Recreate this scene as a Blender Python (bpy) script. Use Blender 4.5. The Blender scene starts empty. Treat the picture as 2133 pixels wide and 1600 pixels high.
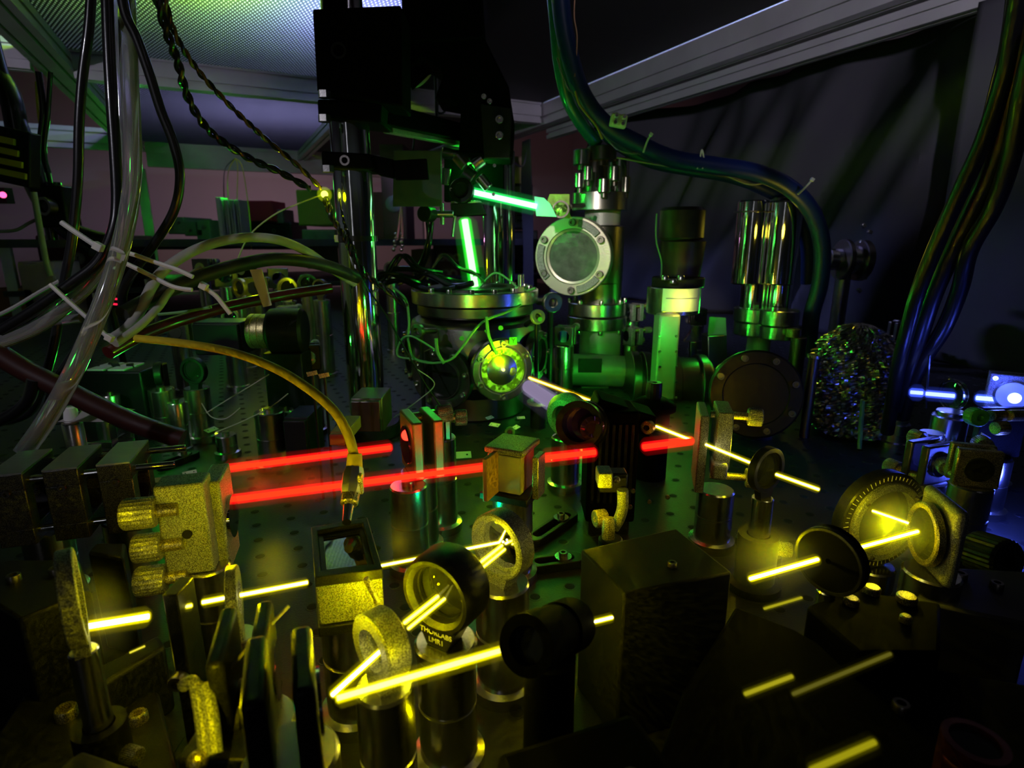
import bpy, bmesh, math, random
from mathutils import Vector as V, Matrix, noise
random.seed(7)
R = math.radians
SC = bpy.context.scene
COL = SC.collection
# ------------------------------------------------------------------ camera
F = 1200.0; PIT = R(14.2); CP, SP = math.cos(PIT), math.sin(PIT)
TZ = 0.90                     # top of the optical table
CZ = TZ + 0.215               # lens height
BH = TZ + 0.080               # height of the beams
cam = bpy.data.objects.new('camera', bpy.data.cameras.new('camera'))
COL.objects.link(cam); SC.camera = cam
cam.location = (0, 0, CZ); cam.rotation_euler = (R(90) - PIT, 0, 0)
cam.data.sensor_width = 36; cam.data.lens = F / 2133 * 36
cam.data.clip_start = 0.01; cam.data.clip_end = 60
cam.data.dof.use_dof = True; cam.data.dof.focus_distance = 0.36; cam.data.dof.aperture_fstop = 16
# ------------------------------------------------------------------ world, exposure
w = bpy.data.worlds.new('world'); SC.world = w; w.use_nodes = True
w.node_tree.nodes['Background'].inputs[0].default_value = (0.35, 0.35, 0.5, 1)
w.node_tree.nodes['Background'].inputs[1].default_value = 0.004
SC.view_settings.view_transform = 'Standard'; SC.view_settings.look = 'None'
SC.view_settings.exposure = 0.0; SC.view_settings.gamma = 1; SC.view_settings.use_curve_mapping = False
cy = SC.cycles
cy.use_denoising = True; cy.sample_clamp_indirect = 4; cy.sample_clamp_direct = 0
cy.max_bounces = 8; cy.transmission_bounces = 8; cy.transparent_max_bounces = 12; cy.diffuse_bounces = 3; cy.glossy_bounces = 5
cy.volume_bounces = 0; cy.caustics_reflective = False; cy.caustics_refractive = False

def W(u, v, y):               # point at forward distance y seen at a given direction
    t = (800 - v) / F; h = y * (t * CP - SP) / (CP + t * SP)
    return V(((u - 1066.5) / F * (y * CP - h * SP), y, CZ + h))
def H(u, v, z):               # point at height z
    t = (800 - v) / F; h = z - CZ; y = h * (CP + t * SP) / (t * CP - SP)
    return V(((u - 1066.5) / F * (y * CP - h * SP), y, z))
def B(u, v): return H(u, v, BH)
RA = R(26); D2 = V((math.cos(RA), math.sin(RA), 0)); D1 = V((-math.sin(RA), math.cos(RA), 0)); UP = V((0, 0, 1))
def RM(a, b, z): return D2 * a + D1 * b + V((0, 0, z))

YEL = (1, .84, .0); GRN = (.03, 1, .05); BLU = (.06, .1, 1); RED = (1, .03, .01); WHT = (.9, .86, 1)
def light(kind, loc, color, energy, size=.004, target=None, angle=60, blend=.5, speckle=0, sy=None):
    d = bpy.data.lights.new('light', kind); d.energy = energy; d.color = color[:3]
    if kind == 'AREA':
        d.size = size
        if sy: d.shape = 'RECTANGLE'; d.size_y = sy
    else: d.shadow_soft_size = size
    if kind == 'SPOT': d.spot_size = R(angle); d.spot_blend = blend
    o = bpy.data.objects.new({'POINT': 'scatter_fill_light', 'SPOT': 'added_spot', 'AREA': 'unseen_area_light'}[kind], d)
    COL.objects.link(o); o.location = loc
    if target is not None: o.rotation_euler = (V(target) - V(loc)).to_track_quat('-Z', 'Y').to_euler()
    if speckle:               # laser speckle: the light itself is grainy
        d.use_nodes = True; nt = d.node_tree; e = nt.nodes['Emission']
        g = nt.nodes.new('ShaderNodeNewGeometry'); n = nt.nodes.new('ShaderNodeTexNoise'); n.inputs['Scale'].default_value = speckle
        n.inputs['Detail'].default_value = 1
        m = nt.nodes.new('ShaderNodeMapRange'); m.inputs[1].default_value = .46; m.inputs[2].default_value = .64; m.inputs[3].default_value = .10; m.inputs[4].default_value = 3.4
        nt.links.new(g.outputs['Incoming'], n.inputs['Vector']); nt.links.new(n.outputs[0], m.inputs[0]); nt.links.new(m.outputs[0], e.inputs['Strength'])
    return o
# yellow beam scatter on the optics, plus points added to brighten nearby parts
L = light
SPK = 75
for p, e in ((B(300, 1270) + V((0, 0, .012)), .006), (B(520, 1150) + V((.000, -.022, .012)), .040), (B(300, 1040) + V((.02, -.07, .02)), .009), (B(488, 1245) + V((.004, -.006, .004)), .006),
             (B(690, 1400) + V((.0, .006, .012)), .010), (W(700, 1310, .140), .006), (B(860, 1250) + V((-.002, -.002, .0)), .016), (B(1010, 1170) + V((.0, -.012, .004)), .022),
             (B(1190, 1310), .016), (B(1222, 1288) + V((-.014, -.004, .004)), .050), (W(215, 1030, .27), .004), (W(890, 1262, .184), .0055), (W(955, 1205, .190), .0012), (W(752, 1300, .156), .0045), (W(835, 1370, .155), .0015), (W(1040, 1105, .228), .004), (W(1912, 1125, .246), .004), (W(1945, 1085, .262), .004), (W(1780, 1040, .285), .005), (W(715, 1215, .190), .004), (B(1600, 1170) + V((.01, .01, .0)), .012), (B(1860, 1100) + V((0, .004, .0)), .020), (B(1650, 960) + V((0, -.01, .01)), .008),
             (B(1510, 905) + V((.0, -.025, -.0)), .030), (W(1235, 1040, .285), .030), (W(395, 1480, .120), .016), (H(900, 1500, TZ + .05), .004), (H(215, 1440, TZ + .045), .003), (B(770, 1230) + V((0, -.008, .0)), .008)):
    L('POINT', p, YEL, e * 1.35, .0005, speckle=SPK)
# red, with points added between the wide beams to redden the haze
L('POINT', B(650, 1010) + V((0, 0, .0)), RED, .016)
L('POINT', B(540, 1010) + V((0, 0, .0)), RED, .010)
L('POINT', B(960, 955) + V((0, -.012, .004)), RED, .022)
L('POINT', B(835, 900) + V((-.006, -.012, .0)), RED, .008)
L('POINT', B(1390, 890), RED, .016)
# green round the vacuum chamber, plus points added for bars, wall and lens row
L('POINT', W(985, 500, .66), GRN, .055, .008, speckle=160)
L('POINT', W(985, 360, .83), GRN, .16, .008, speckle=160)
L('POINT', W(1135, 440, .725), (.2, 1, .05), .022, .004, speckle=160)
L('POINT', W(1072, 755, .560), (.45, 1, .0), .16, .003, speckle=SPK)
L('POINT', W(1130, 835, .46), GRN, .016, .003, speckle=SPK)
L('POINT', W(1392, 705, .655), GRN, .10, .006, speckle=160)
L('POINT', W(900, 690, .50), GRN, .06, .004)
L('POINT', W(1150, 850, .435), GRN, .03, .003)
L('POINT', W(1225, 790, .70), GRN, .13, .006, speckle=160)
L('POINT', W(1505, 640, .82), GRN, .06, .01, speckle=160)
L('POINT', W(310, 800, .54), GRN, .09, .006, speckle=160)  # added to brighten the green lens row
L('POINT', W(310, 440, 2.6), GRN, .7, .01, speckle=160)  # added to tint the rear wall and instrument fronts green
L('POINT', W(470, 380, 2.0), GRN, .40, .02)  # added to tint the frame bars green
L('POINT', W(1430, 635, .69), (1, .8, .1), .03, .004, speckle=160)
L('POINT', W(1650, 480, .80), (1, .8, .05), .05, .01)
L('POINT', W(520, 575, .9), (.8, 1, .0), .09, .008, speckle=160)
L('POINT', W(676, 405, .585), (.75, 1, .0), .02, .004)
# blue on the right
L('POINT', W(2085, 800, .46), BLU, .07, .006, speckle=160)
L('POINT', W(1930, 800, .48), BLU, .04, .006, speckle=160)
L('POINT', W(2110, 1010, .40), BLU, .22, .01)  # added to make the blue patch on the table
L('POINT', H(965, 1075, TZ + .05), (0, 1, .3), .03, .004)  # added to make the green patch on the table
# dim room light, plus unseen lamps and spots added to brighten single parts
L('AREA', RM(.34, 1.42, CZ + .60), (.34, .36, 1), 80, .12, RM(.34, 1.42, CZ))  # blue lamp added above the near sheet to make it glow
L('AREA', RM(.06, 1.35, CZ + .62), (.45, 1, .0), 40, .18, RM(.06, 1.35, CZ))  # yellow-green lamp added above the near sheet
L('AREA', RM(.25, 2.6, CZ + .9), (.5, .46, 1), 15, .3, RM(.2, 2.6, CZ))  # lamp added above the far sheet
L('SPOT', (-.9, -.1, CZ + .20), (.84, .78, 1), 14, .02, (-1.02, 1.15, CZ + .46), 26, .5)  # spot added to whiten the upper left frame bar
L('SPOT', (-.55, -.25, CZ + .40), (.86, .84, 1), 6.5, .015, W(270, 520, .46), 30, .9)  # white spot added for the hanging tubes and hoses
L('AREA', (-.30, -.9, CZ + .16), (.90, .90, 1), .13, .09, (-.1, .7, CZ - .02), sy=.7)  # unseen strip added for upright highlights on the chrome
L('SPOT', (.30, -.5, CZ + .30), (.86, .78, 1), 50, .03, RM(1.13, 1.00, CZ + .66), 46, .6)  # spot added to brighten the wide pale bar
L('SPOT', (-.45, -.5, CZ + .35), (1, .90, .78), 42, .02, W(1225, 525, .82), 9, .6)  # warm narrow spot added for the round valve window
L('SPOT', (-.40, -.5, CZ + .30), (.92, .95, 1), 9, .02, W(1405, 625, .72), 5, .6)  # narrow spot added for the white sticker
L('AREA', RM(.35, 4.0, CZ + .30), (1, .68, .74), 2.6, .4, RM(.3, 5.2, CZ - .1))
L('AREA', RM(1.7, 3.0, CZ + .35), (1, .5, .55), 2.0, .4, RM(1.4, 5.2, CZ))

# ------------------------------------------------------------------ materials
def mat(name, col, rough=.5, metal=0, bump=0, bscale=400, em=None, es=0, trans=0, ior=1.45, spec=.5, var=0, vscale=60, coat=0, stretch=None, rvar=0, speckle_paint=0):
    m = bpy.data.materials.new(name); m.use_nodes = True; nt = m.node_tree; b = nt.nodes['Principled BSDF']
    b.inputs['Base Color'].default_value = (*col, 1); b.inputs['Roughness'].default_value = rough; b.inputs['Metallic'].default_value = metal
    b.inputs['IOR'].default_value = ior; b.inputs['Transmission Weight'].default_value = trans; b.inputs['Specular IOR Level'].default_value = spec
    b.inputs['Coat Weight'].default_value = coat
    if em: b.inputs['Emission Color'].default_value = (*em, 1); b.inputs['Emission Strength'].default_value = es
    tc = nt.nodes.new('ShaderNodeTexCoord'); co = tc.outputs['Object']
    if stretch:
        mp = nt.nodes.new('ShaderNodeMapping'); mp.inputs['Scale'].default_value = stretch; nt.links.new(co, mp.inputs[0]); co = mp.outputs[0]
    n = nt.nodes.new('ShaderNodeTexNoise'); n.inputs['Scale'].default_value = bscale; n.inputs['Detail'].default_value = 3; nt.links.new(co, n.inputs['Vector'])
    if bump:
        bp = nt.nodes.new('ShaderNodeBump'); bp.inputs['Strength'].default_value = bump; bp.inputs['Distance'].default_value = .0006
        nt.links.new(n.outputs[0], bp.inputs['Height']); nt.links.new(bp.outputs[0], b.inputs['Normal'])
    n2 = nt.nodes.new('ShaderNodeTexNoise'); n2.inputs['Scale'].default_value = vscale; n2.inputs['Detail'].default_value = 4; nt.links.new(co, n2.inputs['Vector'])
    if var:
        mx = nt.nodes.new('ShaderNodeMix'); mx.data_type = 'RGBA'; mx.inputs[6].default_value = (*[c * (1 - var) for c in col], 1); mx.inputs[7].default_value = (*[min(1, c * (1 + var)) for c in col], 1)
        nt.links.new(n2.outputs[0], mx.inputs[0]); nt.links.new(mx.outputs[2], b.inputs['Base Color'])
    if speckle_paint:                 # laser speckle painted into the base colour as bright and dark dots
        gn = nt.nodes.new('ShaderNodeTexNoise'); gn.inputs['Scale'].default_value = speckle_paint; gn.inputs['Detail'].default_value = 1; nt.links.new(co, gn.inputs['Vector'])
        gr = nt.nodes.new('ShaderNodeMapRange'); gr.inputs[1].default_value = .44; gr.inputs[2].default_value = .60; nt.links.new(gn.outputs[0], gr.inputs[0])
        gm = nt.nodes.new('ShaderNodeMix'); gm.data_type = 'RGBA'; gm.inputs[6].default_value = (*[c * .42 for c in col], 1); gm.inputs[7].default_value = (*[min(1, c * 2.1) for c in col], 1)
        nt.links.new(gr.outputs[0], gm.inputs[0]); nt.links.new(gm.outputs[2], b.inputs['Base Color'])
    if rvar:
        mr = nt.nodes.new('ShaderNodeMapRange'); mr.inputs[3].default_value = max(.02, rough - rvar); mr.inputs[4].default_value = rough + rvar
        nt.links.new(n2.outputs[0], mr.inputs[0]); nt.links.new(mr.outputs[0], b.inputs['Roughness'])
    return m
BLK = mat('black_anodised', (.008, .008, .009), .42, bump=.15, bscale=2500, spec=.3, speckle_paint=2600)
MAT = mat('matte_black', (.002, .002, .002), .8, var=.3, spec=.04)
PAI = mat('black_painted_steel', (.03, .03, .032), .5, bump=.2, bscale=900, var=.4)
ANO = mat('grey_anodised', (.20, .20, .20), .5, .3, bump=.3, bscale=2200, speckle_paint=2600)
ALU = mat('brushed_aluminium', (.62, .62, .64), .34, 1, bump=.25, bscale=300, stretch=(1, 12, 12), var=.15)
EXT = mat('extruded_aluminium', (.52, .50, .53), .42, .35, bump=.12, bscale=120, var=.2, vscale=12)
STL = mat('machined_steel', (.60, .58, .55), .24, 1, bump=.10, bscale=900, var=.12, rvar=.06)
CHR = mat('polished_chrome', (.72, .72, .72), .09, 1, bump=.06, bscale=60, stretch=(6, 6, .6))
SAT = mat('satin_steel', (.34, .34, .33), .45, .35, bump=.3, bscale=700, var=.15)
DST = mat('dark_steel', (.20, .18, .17), .34, 1, bump=.2, bscale=500, var=.4, vscale=30)
BRS = mat('brass', (.42, .36, .16), .34, .9, bump=.25, bscale=1800, speckle_paint=2600)
GLS = mat('optical_glass', (.95, .97, .95), .02, 0, trans=1, ior=1.5)
MIR = mat('mirror_coating', (.75, .75, .78), .03, 1)
LENS = mat('coated_lens', (.02, .022, .02), .04, .15)
WPL = mat('white_nylon', (.62, .60, .57), .45, bump=.1, bscale=800)
CRD = mat('white_card', (.75, .74, .70), .7, var=.06)
FOI = mat('aluminium_foil', (.42, .41, .42), .24, 1, bump=.35, bscale=160)
CUR = mat('black_curtain', (.036, .035, .045), .8, bump=.3, bscale=400, var=.25, vscale=4)
BHO = mat('blue_hose', (.006, .02, .12), .4, bump=.2, bscale=300)
YFI = mat('yellow_fibre_jacket', (.62, .47, .02), .55, bump=.2, bscale=900)
RHO = mat('dark_red_hose', (.06, .008, .007), .3, coat=.5)
GHO = mat('grey_hose', (.38, .37, .33), .42, bump=.1, bscale=300)
BCA = mat('black_cable', (.008, .008, .009), .28, bump=.1, bscale=200, coat=.3)
GCA = mat('green_cable', (.10, .30, .10), .4)
CLR = mat('clear_tubing', (.80, .80, .78), .08, 0, trans=.85, ior=1.38)
YWI = mat('yellow_wire', (.7, .55, .03), .5)
LAB = mat('label_white', (.72, .74, .76), .5)
INK = mat('ink_black', (.01, .01, .01), .6)
CYN = mat('cyan_card', (.25, .75, .78), .7)
WAL = mat('painted_wall', (.42, .34, .35), .85, bump=.1, bscale=60, var=.12, vscale=2)
FLR = mat('lab_floor', (.10, .10, .10), .6, var=.3, vscale=3)
CEI = mat('dark_ceiling_panel', (.035, .028, .032), .6, var=.3, vscale=3)
TAB = mat('table_steel', (.022, .023, .022), .45, .3, bump=.3, bscale=700, var=.3, vscale=25)
HOL = mat('hole_black', (.002, .002, .002), .9)
PCB = mat('grey_green_board', (.05, .05, .06), .6, var=.2)
GRYB = mat('grey_equipment_case', (.16, .14, .15), .5, var=.2)
REDP = mat('red_plastic', (.35, .02, .05), .5)
BUF = mat('buff_card', (.36, .24, .15), .8)
KNB = mat('nickel_knob', (.26, .25, .22), .42, .7, bump=.3, bscale=2400, speckle_paint=2600)
GPL = mat('green_clip', (.05, .32, .06), .45)
PUR = mat('purple_mirror_coating', (.16, .06, .30), .08, .8)
RGL = mat('frosted_prism', (.55, .5, .48), .45, 0, trans=.35, ior=1.5)

def prismatic():              # ceiling panel: translucent sheet moulded with small pyramids
    m = bpy.data.materials.new('prismatic_diffuser'); m.use_nodes = True; nt = m.node_tree; N = nt.nodes.new
    b = nt.nodes['Principled BSDF']; out = nt.nodes['Material Output']
    tc = N('ShaderNodeTexCoord'); mr0 = N('ShaderNodeMapping'); mr0.inputs['Rotation'].default_value = (0, 0, R(-26)); mr1 = N('ShaderNodeMapping'); mr1.inputs['Scale'].default_value = (160, 60, 1)
    mp = N('ShaderNodeMapping'); mp.inputs['Rotation'].default_value = (0, 0, R(45)); nt.links.new(tc.outputs['Object'], mr0.inputs[0]); nt.links.new(mr0.outputs[0], mr1.inputs[0]); nt.links.new(mr1.outputs[0], mp.inputs[0])
    vo = N('ShaderNodeTexVoronoi'); vo.voronoi_dimensions = '2D'; vo.inputs['Randomness'].default_value = 0; vo.inputs['Scale'].default_value = 1
    nt.links.new(mp.outputs[0], vo.inputs['Vector'])
    cr = N('ShaderNodeMapRange'); cr.inputs[1].default_value = .14; cr.inputs[2].default_value = .30; cr.inputs[3].default_value = 1.0; cr.inputs[4].default_value = .06
    nt.links.new(vo.outputs['Distance'], cr.inputs[0])
    mx = N('ShaderNodeMix'); mx.data_type = 'RGBA'; mx.inputs[6].default_value = (.0, .0, .0, 1); mx.inputs[7].default_value = (.85, .87, .9, 1)
    nt.links.new(cr.outputs[0], mx.inputs[0])
    tr = N('ShaderNodeBsdfTranslucent'); nt.links.new(mx.outputs[2], tr.inputs[0])
    b.inputs['Base Color'].default_value = (.05, .05, .06, 1); b.inputs['Roughness'].default_value = .3
    bp = N('ShaderNodeBump'); bp.inputs['Strength'].default_value = .6; bp.inputs['Distance'].default_value = .002
    nt.links.new(cr.outputs[0], bp.inputs['Height']); nt.links.new(bp.outputs[0], b.inputs['Normal'])
    ad = N('ShaderNodeMixShader'); ad.inputs[0].default_value = .8
    nt.links.new(b.outputs[0], ad.inputs[1]); nt.links.new(tr.outputs[0], ad.inputs[2]); nt.links.new(ad.outputs[0], out.inputs[0])
    return m
PRS = prismatic()
def glow(name, col, s):       # scattered light along a laser beam
    m = bpy.data.materials.new(name); m.use_nodes = True; nt = m.node_tree; nt.nodes.remove(nt.nodes['Principled BSDF'])
    e = nt.nodes.new('ShaderNodeEmission'); e.inputs[0].default_value = (*col, 1); e.inputs[1].default_value = s
    nt.links.new(e.outputs[0], nt.nodes['Material Output'].inputs['Volume']); return m
def emis(name, col, s):
    m = bpy.data.materials.new(name); m.use_nodes = True; nt = m.node_tree; nt.nodes.remove(nt.nodes['Principled BSDF'])
    e = nt.nodes.new('ShaderNodeEmission'); e.inputs[0].default_value = (*col, 1); e.inputs[1].default_value = s
    nt.links.new(e.outputs[0], nt.nodes['Material Output'].inputs[0]); return m

# ------------------------------------------------------------------ mesh helpers
def frame(axis, up=UP):
    z = V(axis).normalized(); up = V(up)
    if abs(z.dot(up.normalized())) > .98: up = V((0, 1, 0))
    x = up.cross(z).normalized(); y = z.cross(x)
    return Matrix((x, y, z)).transposed()
def yaw(a): return V((math.sin(R(a)), -math.cos(R(a)), 0))      # 0 faces the photographer
class M:
    def __init__(s): s.v = []; s.f = []
    def add(s, vs, fs):
        k = len(s.v); s.v += [V(p) for p in vs]; s.f += [tuple(i + k for i in f) for f in fs]; return s
    def box(s, c, d, fr=None):            # centre, full size, frame (columns are the axes)
        fr = fr or Matrix.Identity(3); c = V(c); x, y, z = d[0] / 2, d[1] / 2, d[2] / 2
        return s.add([c + fr @ V((i * x, j * y, k * z)) for k in (-1, 1) for j in (-1, 1) for i in (-1, 1)],
                     [(0, 2, 3, 1), (4, 5, 7, 6), (0, 1, 5, 4), (2, 6, 7, 3), (0, 4, 6, 2), (1, 3, 7, 5)])
    def lathe(s, o, axis, prof, n=28, closed=False, star=0, up=UP):    # prof: (radius, offset along axis)
        fr = frame(axis, up); o = V(o); vs = []; m = len(prof)
        for i in range(n):
            a = 2 * math.pi * i / n; q = 1 - (star if i % 2 else 0)
            for r, t in prof: vs.append(o + fr @ V((r * q * math.cos(a), r * q * math.sin(a), t)))
        fs = []
        for i in range(n):
            j = (i + 1) % n
            for k in range(m if closed else m - 1):
                l = (k + 1) % m; fs.append((i * m + k, j * m + k, j * m + l, i * m + l))
        s.add(vs, fs)
        return s
    def cyl(s, a, b, r, r2=None, n=20, bev=0, star=0):
        a, b = V(a), V(b); h = (b - a).length; r2 = r if r2 is None else r2
        p = [(0, 0), (r - bev, 0)] + ([(r, bev)] if bev else []) + ([(r2, h - bev)] if bev else []) + [(r2 - bev, h), (0, h)]
        return s.lathe(a, b - a, p, n, star=star)
    def ring(s, c, ax, ri, ro, t, n=40, bev=.0):
        b = bev
        return s.lathe(c, ax, [(ri, -t / 2), (ro - b, -t / 2), (ro, -t / 2 + b), (ro, t / 2 - b), (ro - b, t / 2), (ri, t / 2)], n, closed=True)
    def tube(s, pts, r, n=8, sub=6):
        pts = [V(p) for p in pts]; P = []
        for i in range(len(pts) - 1):
            p0, p1, p2, p3 = pts[max(i - 1, 0)], pts[i], pts[i + 1], pts[min(i + 2, len(pts) - 1)]
            for k in range(sub):
                t = k / sub
                P.append(.5 * ((2 * p1) + (p2 - p0) * t + (2 * p0 - 5 * p1 + 4 * p2 - p3) * t * t + (3 * p1 - 3 * p2 + p3 - p0) * t ** 3))
        P.append(pts[-1]); m = len(P); vs = []; nx = None
        for i, p in enumerate(P):
            d = (P[min(i + 1, m - 1)] - P[max(i - 1, 0)]).normalized()
            nx = (frame(d).col[0] if nx is None else (nx - d * nx.dot(d)).normalized()); ny = d.cross(nx)
            rr = r(i / (m - 1)) if callable(r) else r
            for k in range(n):
                a = 2 * math.pi * k / n; vs.append(p + nx * rr * math.cos(a) + ny * rr * math.sin(a))
        fs = [(i * n + k, i * n + (k + 1) % n, (i + 1) * n + (k + 1) % n, (i + 1) * n + k) for i in range(m - 1) for k in range(n)]
        fs += [tuple(range(n))[::-1], tuple((m - 1) * n + k for k in range(n))]
        return s.add(vs, fs)
    def prism(s, poly, o, fr, t0, t1):    # polygon in the frame's x,y; extruded along z from t0 to t1
        n = len(poly); o = V(o)
        vs = [o + fr @ V((x, y, t)) for t in (t0, t1) for x, y in poly]
        return s.add(vs, [tuple(range(n))[::-1], tuple(range(n, 2 * n))] + [(i, (i + 1) % n, n + (i + 1) % n, n + i) for i in range(n)])
    def ball(s, c, r, n=14):
        return s.lathe(c, UP, [(r * math.sin(math.pi * k / 8), -r * math.cos(math.pi * k / 8)) for k in range(9)], n)
def name_data(o, label, cat, group, kind):
    if label: o['label'] = label
    if cat: o['category'] = cat
    if group: o['group'] = group
    if kind: o['kind'] = kind
def build(name, mb, m, parent=None, bev=0, label=None, cat=None, group=None, kind=None, flat=False):
    me = bpy.data.meshes.new(name)
    org = parent['_o'] if parent is not None else None
    if parent is None:
        zs = min(p.z for p in mb.v); n = len(mb.v)
        o0 = V((sum(p.x for p in mb.v) / n, sum(p.y for p in mb.v) / n, zs))
    else: o0 = V(parent['_o'])
    me.from_pydata([tuple(p - o0) for p in mb.v], [], mb.f)
    bm = bmesh.new(); bm.from_mesh(me); bmesh.ops.remove_doubles(bm, verts=bm.verts, dist=1e-6); bmesh.ops.recalc_face_normals(bm, faces=bm.faces); bm.to_mesh(me); bm.free()
    if not flat:
        me.polygons.foreach_set('use_smooth', [True] * len(me.polygons)); me.set_sharp_from_angle(angle=R(34))
    me.materials.append(m); o = bpy.data.objects.new(name, me); COL.objects.link(o)
    if parent is not None: o.parent = parent
    else: o.location = o0
    o['_o'] = tuple(o0)
    if bev:
        md = o.modifiers.new('bevel', 'BEVEL'); md.width = bev; md.segments = 2; md.limit_method = 'ANGLE'; md.angle_limit = R(40)
    name_data(o, label, cat, group, kind)
    return o
def thing(name, label, cat, loc, group=None, kind=None):
    o = bpy.data.objects.new(name, None); COL.objects.link(o); o.location = loc; o['_o'] = tuple(loc); o.empty_display_size = .01
    name_data(o, label, cat, group, kind); return o
def bolt(c, ax, r, parent, m=None, h=None):      # socket head cap screw
    h = h or r * 1.1
    build('bolt', M().lathe(c, ax, [(0, h * .35), (r * .5, h * .35), (r * .52, h), (r * .9, h), (r, h * .85), (r, 0), (0, 0)], 12), m or DST, parent)
def knob(c, ax, r, l, parent, m=None, n=64):
    m = m or KNB
    k = build('knob', M().lathe(c, ax, [(0, 0), (r * .9, 0), (r, l * .08), (r, l * .92), (r * .9, l), (r * .35, l), (r * .3, l * .8), (0, l * .8)], n, star=.05), m, parent)
    return k
def post_parts(t, x, y, z1, r=.0127, m=None, style='pedestal', z0=TZ):
    m = m or STL
    if style == 'pedestal':
        build('post', M().lathe((x, y, z0), UP, [(0, 0), (r * 1.25, 0), (r * 1.25, .006), (r, .007), (r, (z1 - z0) * .55), (r * .94, (z1 - z0) * .555), (r * .94, (z1 - z0) * .575), (r, (z1 - z0) * .58), (r, z1 - z0 - .001), (r * .93, z1 - z0), (0, z1 - z0)], 32), m, t)
    else:
        build('post', M().cyl((x, y, z0 + .01), (x, y, z1), r * .5, n=20, bev=.0005), m, t)
        build('post_holder', M().lathe((x, y, z0), UP, [(0, 0), (r * 1.3, 0), (r * 1.3, .005), (r * .95, .006), (r * .95, (z1 - z0) * .6), (r * .55, (z1 - z0) * .6), (r * .55, (z1 - z0) * .5)], 28), BLK, t)
        knob(V((x, y, z0 + (z1 - z0) * .45)) + V((r * .9, -.001, 0)), V((1, -.3, 0)), r * .35, r * .7, t)
def lens_mount(label, c, ax, R_, th, postr=.0127, mring=None, mglass=None, style='pedestal', group=None, cat='lens mount', name='lens_mount', inner=.78, pm=None, glass_name='lens', z0=TZ, cone=False):
    c = V(c); ax = V(ax).normalized(); t = thing(name, label, cat, (c.x, c.y, z0), group); mring = mring or BLK
    if cone: build('mount_ring', M().lathe(c, ax, [(R_ * inner, -th / 2), (R_ * .97, -th / 2), (R_, -th * .42), (R_, th * .42), (R_ * .97, th / 2), (R_ * .93, th / 2), (R_ * inner, th * .05)], 48, closed=True), mring, t)
    else: build('mount_ring', M().ring(c, ax, R_ * inner, R_, th, 48, th * .08), mring, t)
    b = R_ * inner
    build(glass_name, M().lathe(c, ax, [(0, th * .18), (b * .5, th * .14), (b * .99, th * .02), (b * .99, -th * .12), (b * .5, -th * .2), (0, -th * .25)], 40), mglass or LENS, t)
    build('retaining_ring', M().ring(c + ax * th * .1, ax, b * .88, b * .995, th * .1, 40), mring, t)
    fr = frame(ax); w2 = R_ * .42
    zt = c.z - R_ - .004
    build('stem', M().prism([(-w2, -R_ * .93), (w2, -R_ * .93), (w2 * .75, -R_ - .004), (-w2 * .75, -R_ - .004)], c, fr, -th * .45, th * .45), mring, t)
    post_parts(t, c.x, c.y, zt, postr, pm, style, z0)
    return t
def kin_mount(label, c, ax, s, th=.008, gap=.006, optic=None, mb_=None, knobs=((1, 1), (-1, -1), (1, -1)), kl=.014, kr=.0055, style='pedestal', postr=.0127, group=None, opt_r=.32, face=1, sh=None, hole=None, cat='mirror mount', name='mirror_mount'):
    c = V(c); ax = V(ax).normalized(); fr = frame(ax); t = thing(name, label, cat, (c.x, c.y, TZ), group); mb_ = mb_ or ANO; sh = sh or s
    build('front_plate', M().box(c, (s, sh, th), fr), mb_, t, bev=.0012)
    b = c - ax * (th + gap)
    build('back_plate', M().box(b, (s, sh, th), fr), mb_, t, bev=.0012)
    if optic: build('mirror', M().cyl(c + ax * (th * .5 - .001), c + ax * (th * .5 + .0015), s * opt_r, n=40, bev=.0003), optic, t)
    if hole: build('screw_hole', M().cyl(c + fr @ V((hole[0] * s, hole[1] * sh, th * .5 - .002)), c + fr @ V((hole[0] * s, hole[1] * sh, th * .5 + .0002)), s * .06, n=18), HOL, t)
    for kx, ky in knobs:
        p = b + fr @ V((kx * s * .36, ky * sh * .36, -th * .5))
        sp = build('adjuster', M().cyl(p + ax * (gap + th), p - ax * .006, kr * .55, n=14), BRS, t)
        knob(p - ax * .004, -ax, kr, kl, sp)
    post_parts(t, c.x - ax.x * th * .5, c.y - ax.y * th * .5, c.z - sh * .5, postr, None, style)
    return t
def beam(label, p, q, r, hot, col, g, inner=.45, name='laser_ray'):
    t = thing(name, label, 'laser beam', p)
    build('beam_core', M().cyl(p, q, r * inner, n=12), emis('beam_core_light', hot, 1), t)
    d = (q - p).normalized()
    build('beam_glow', M().cyl(p - d * r * .3, q + d * r * .3, r * 1.0, n=20, bev=r * .4), glow('beam_glow_light', col, g * .75 / r), t)
    build('beam_haze', M().cyl(p - d * r * .5, q + d * r * .5, r * 1.9, n=20, bev=r), glow('beam_haze_light', col, g * .03 / r), t)
    return t
def cable(name, label, pts, r, m, cat='cable', group=None, n=10, sub=8):
    return build(name, M().tube(pts, r, n, sub), m, None, label=label, cat=cat, group=group)
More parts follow.
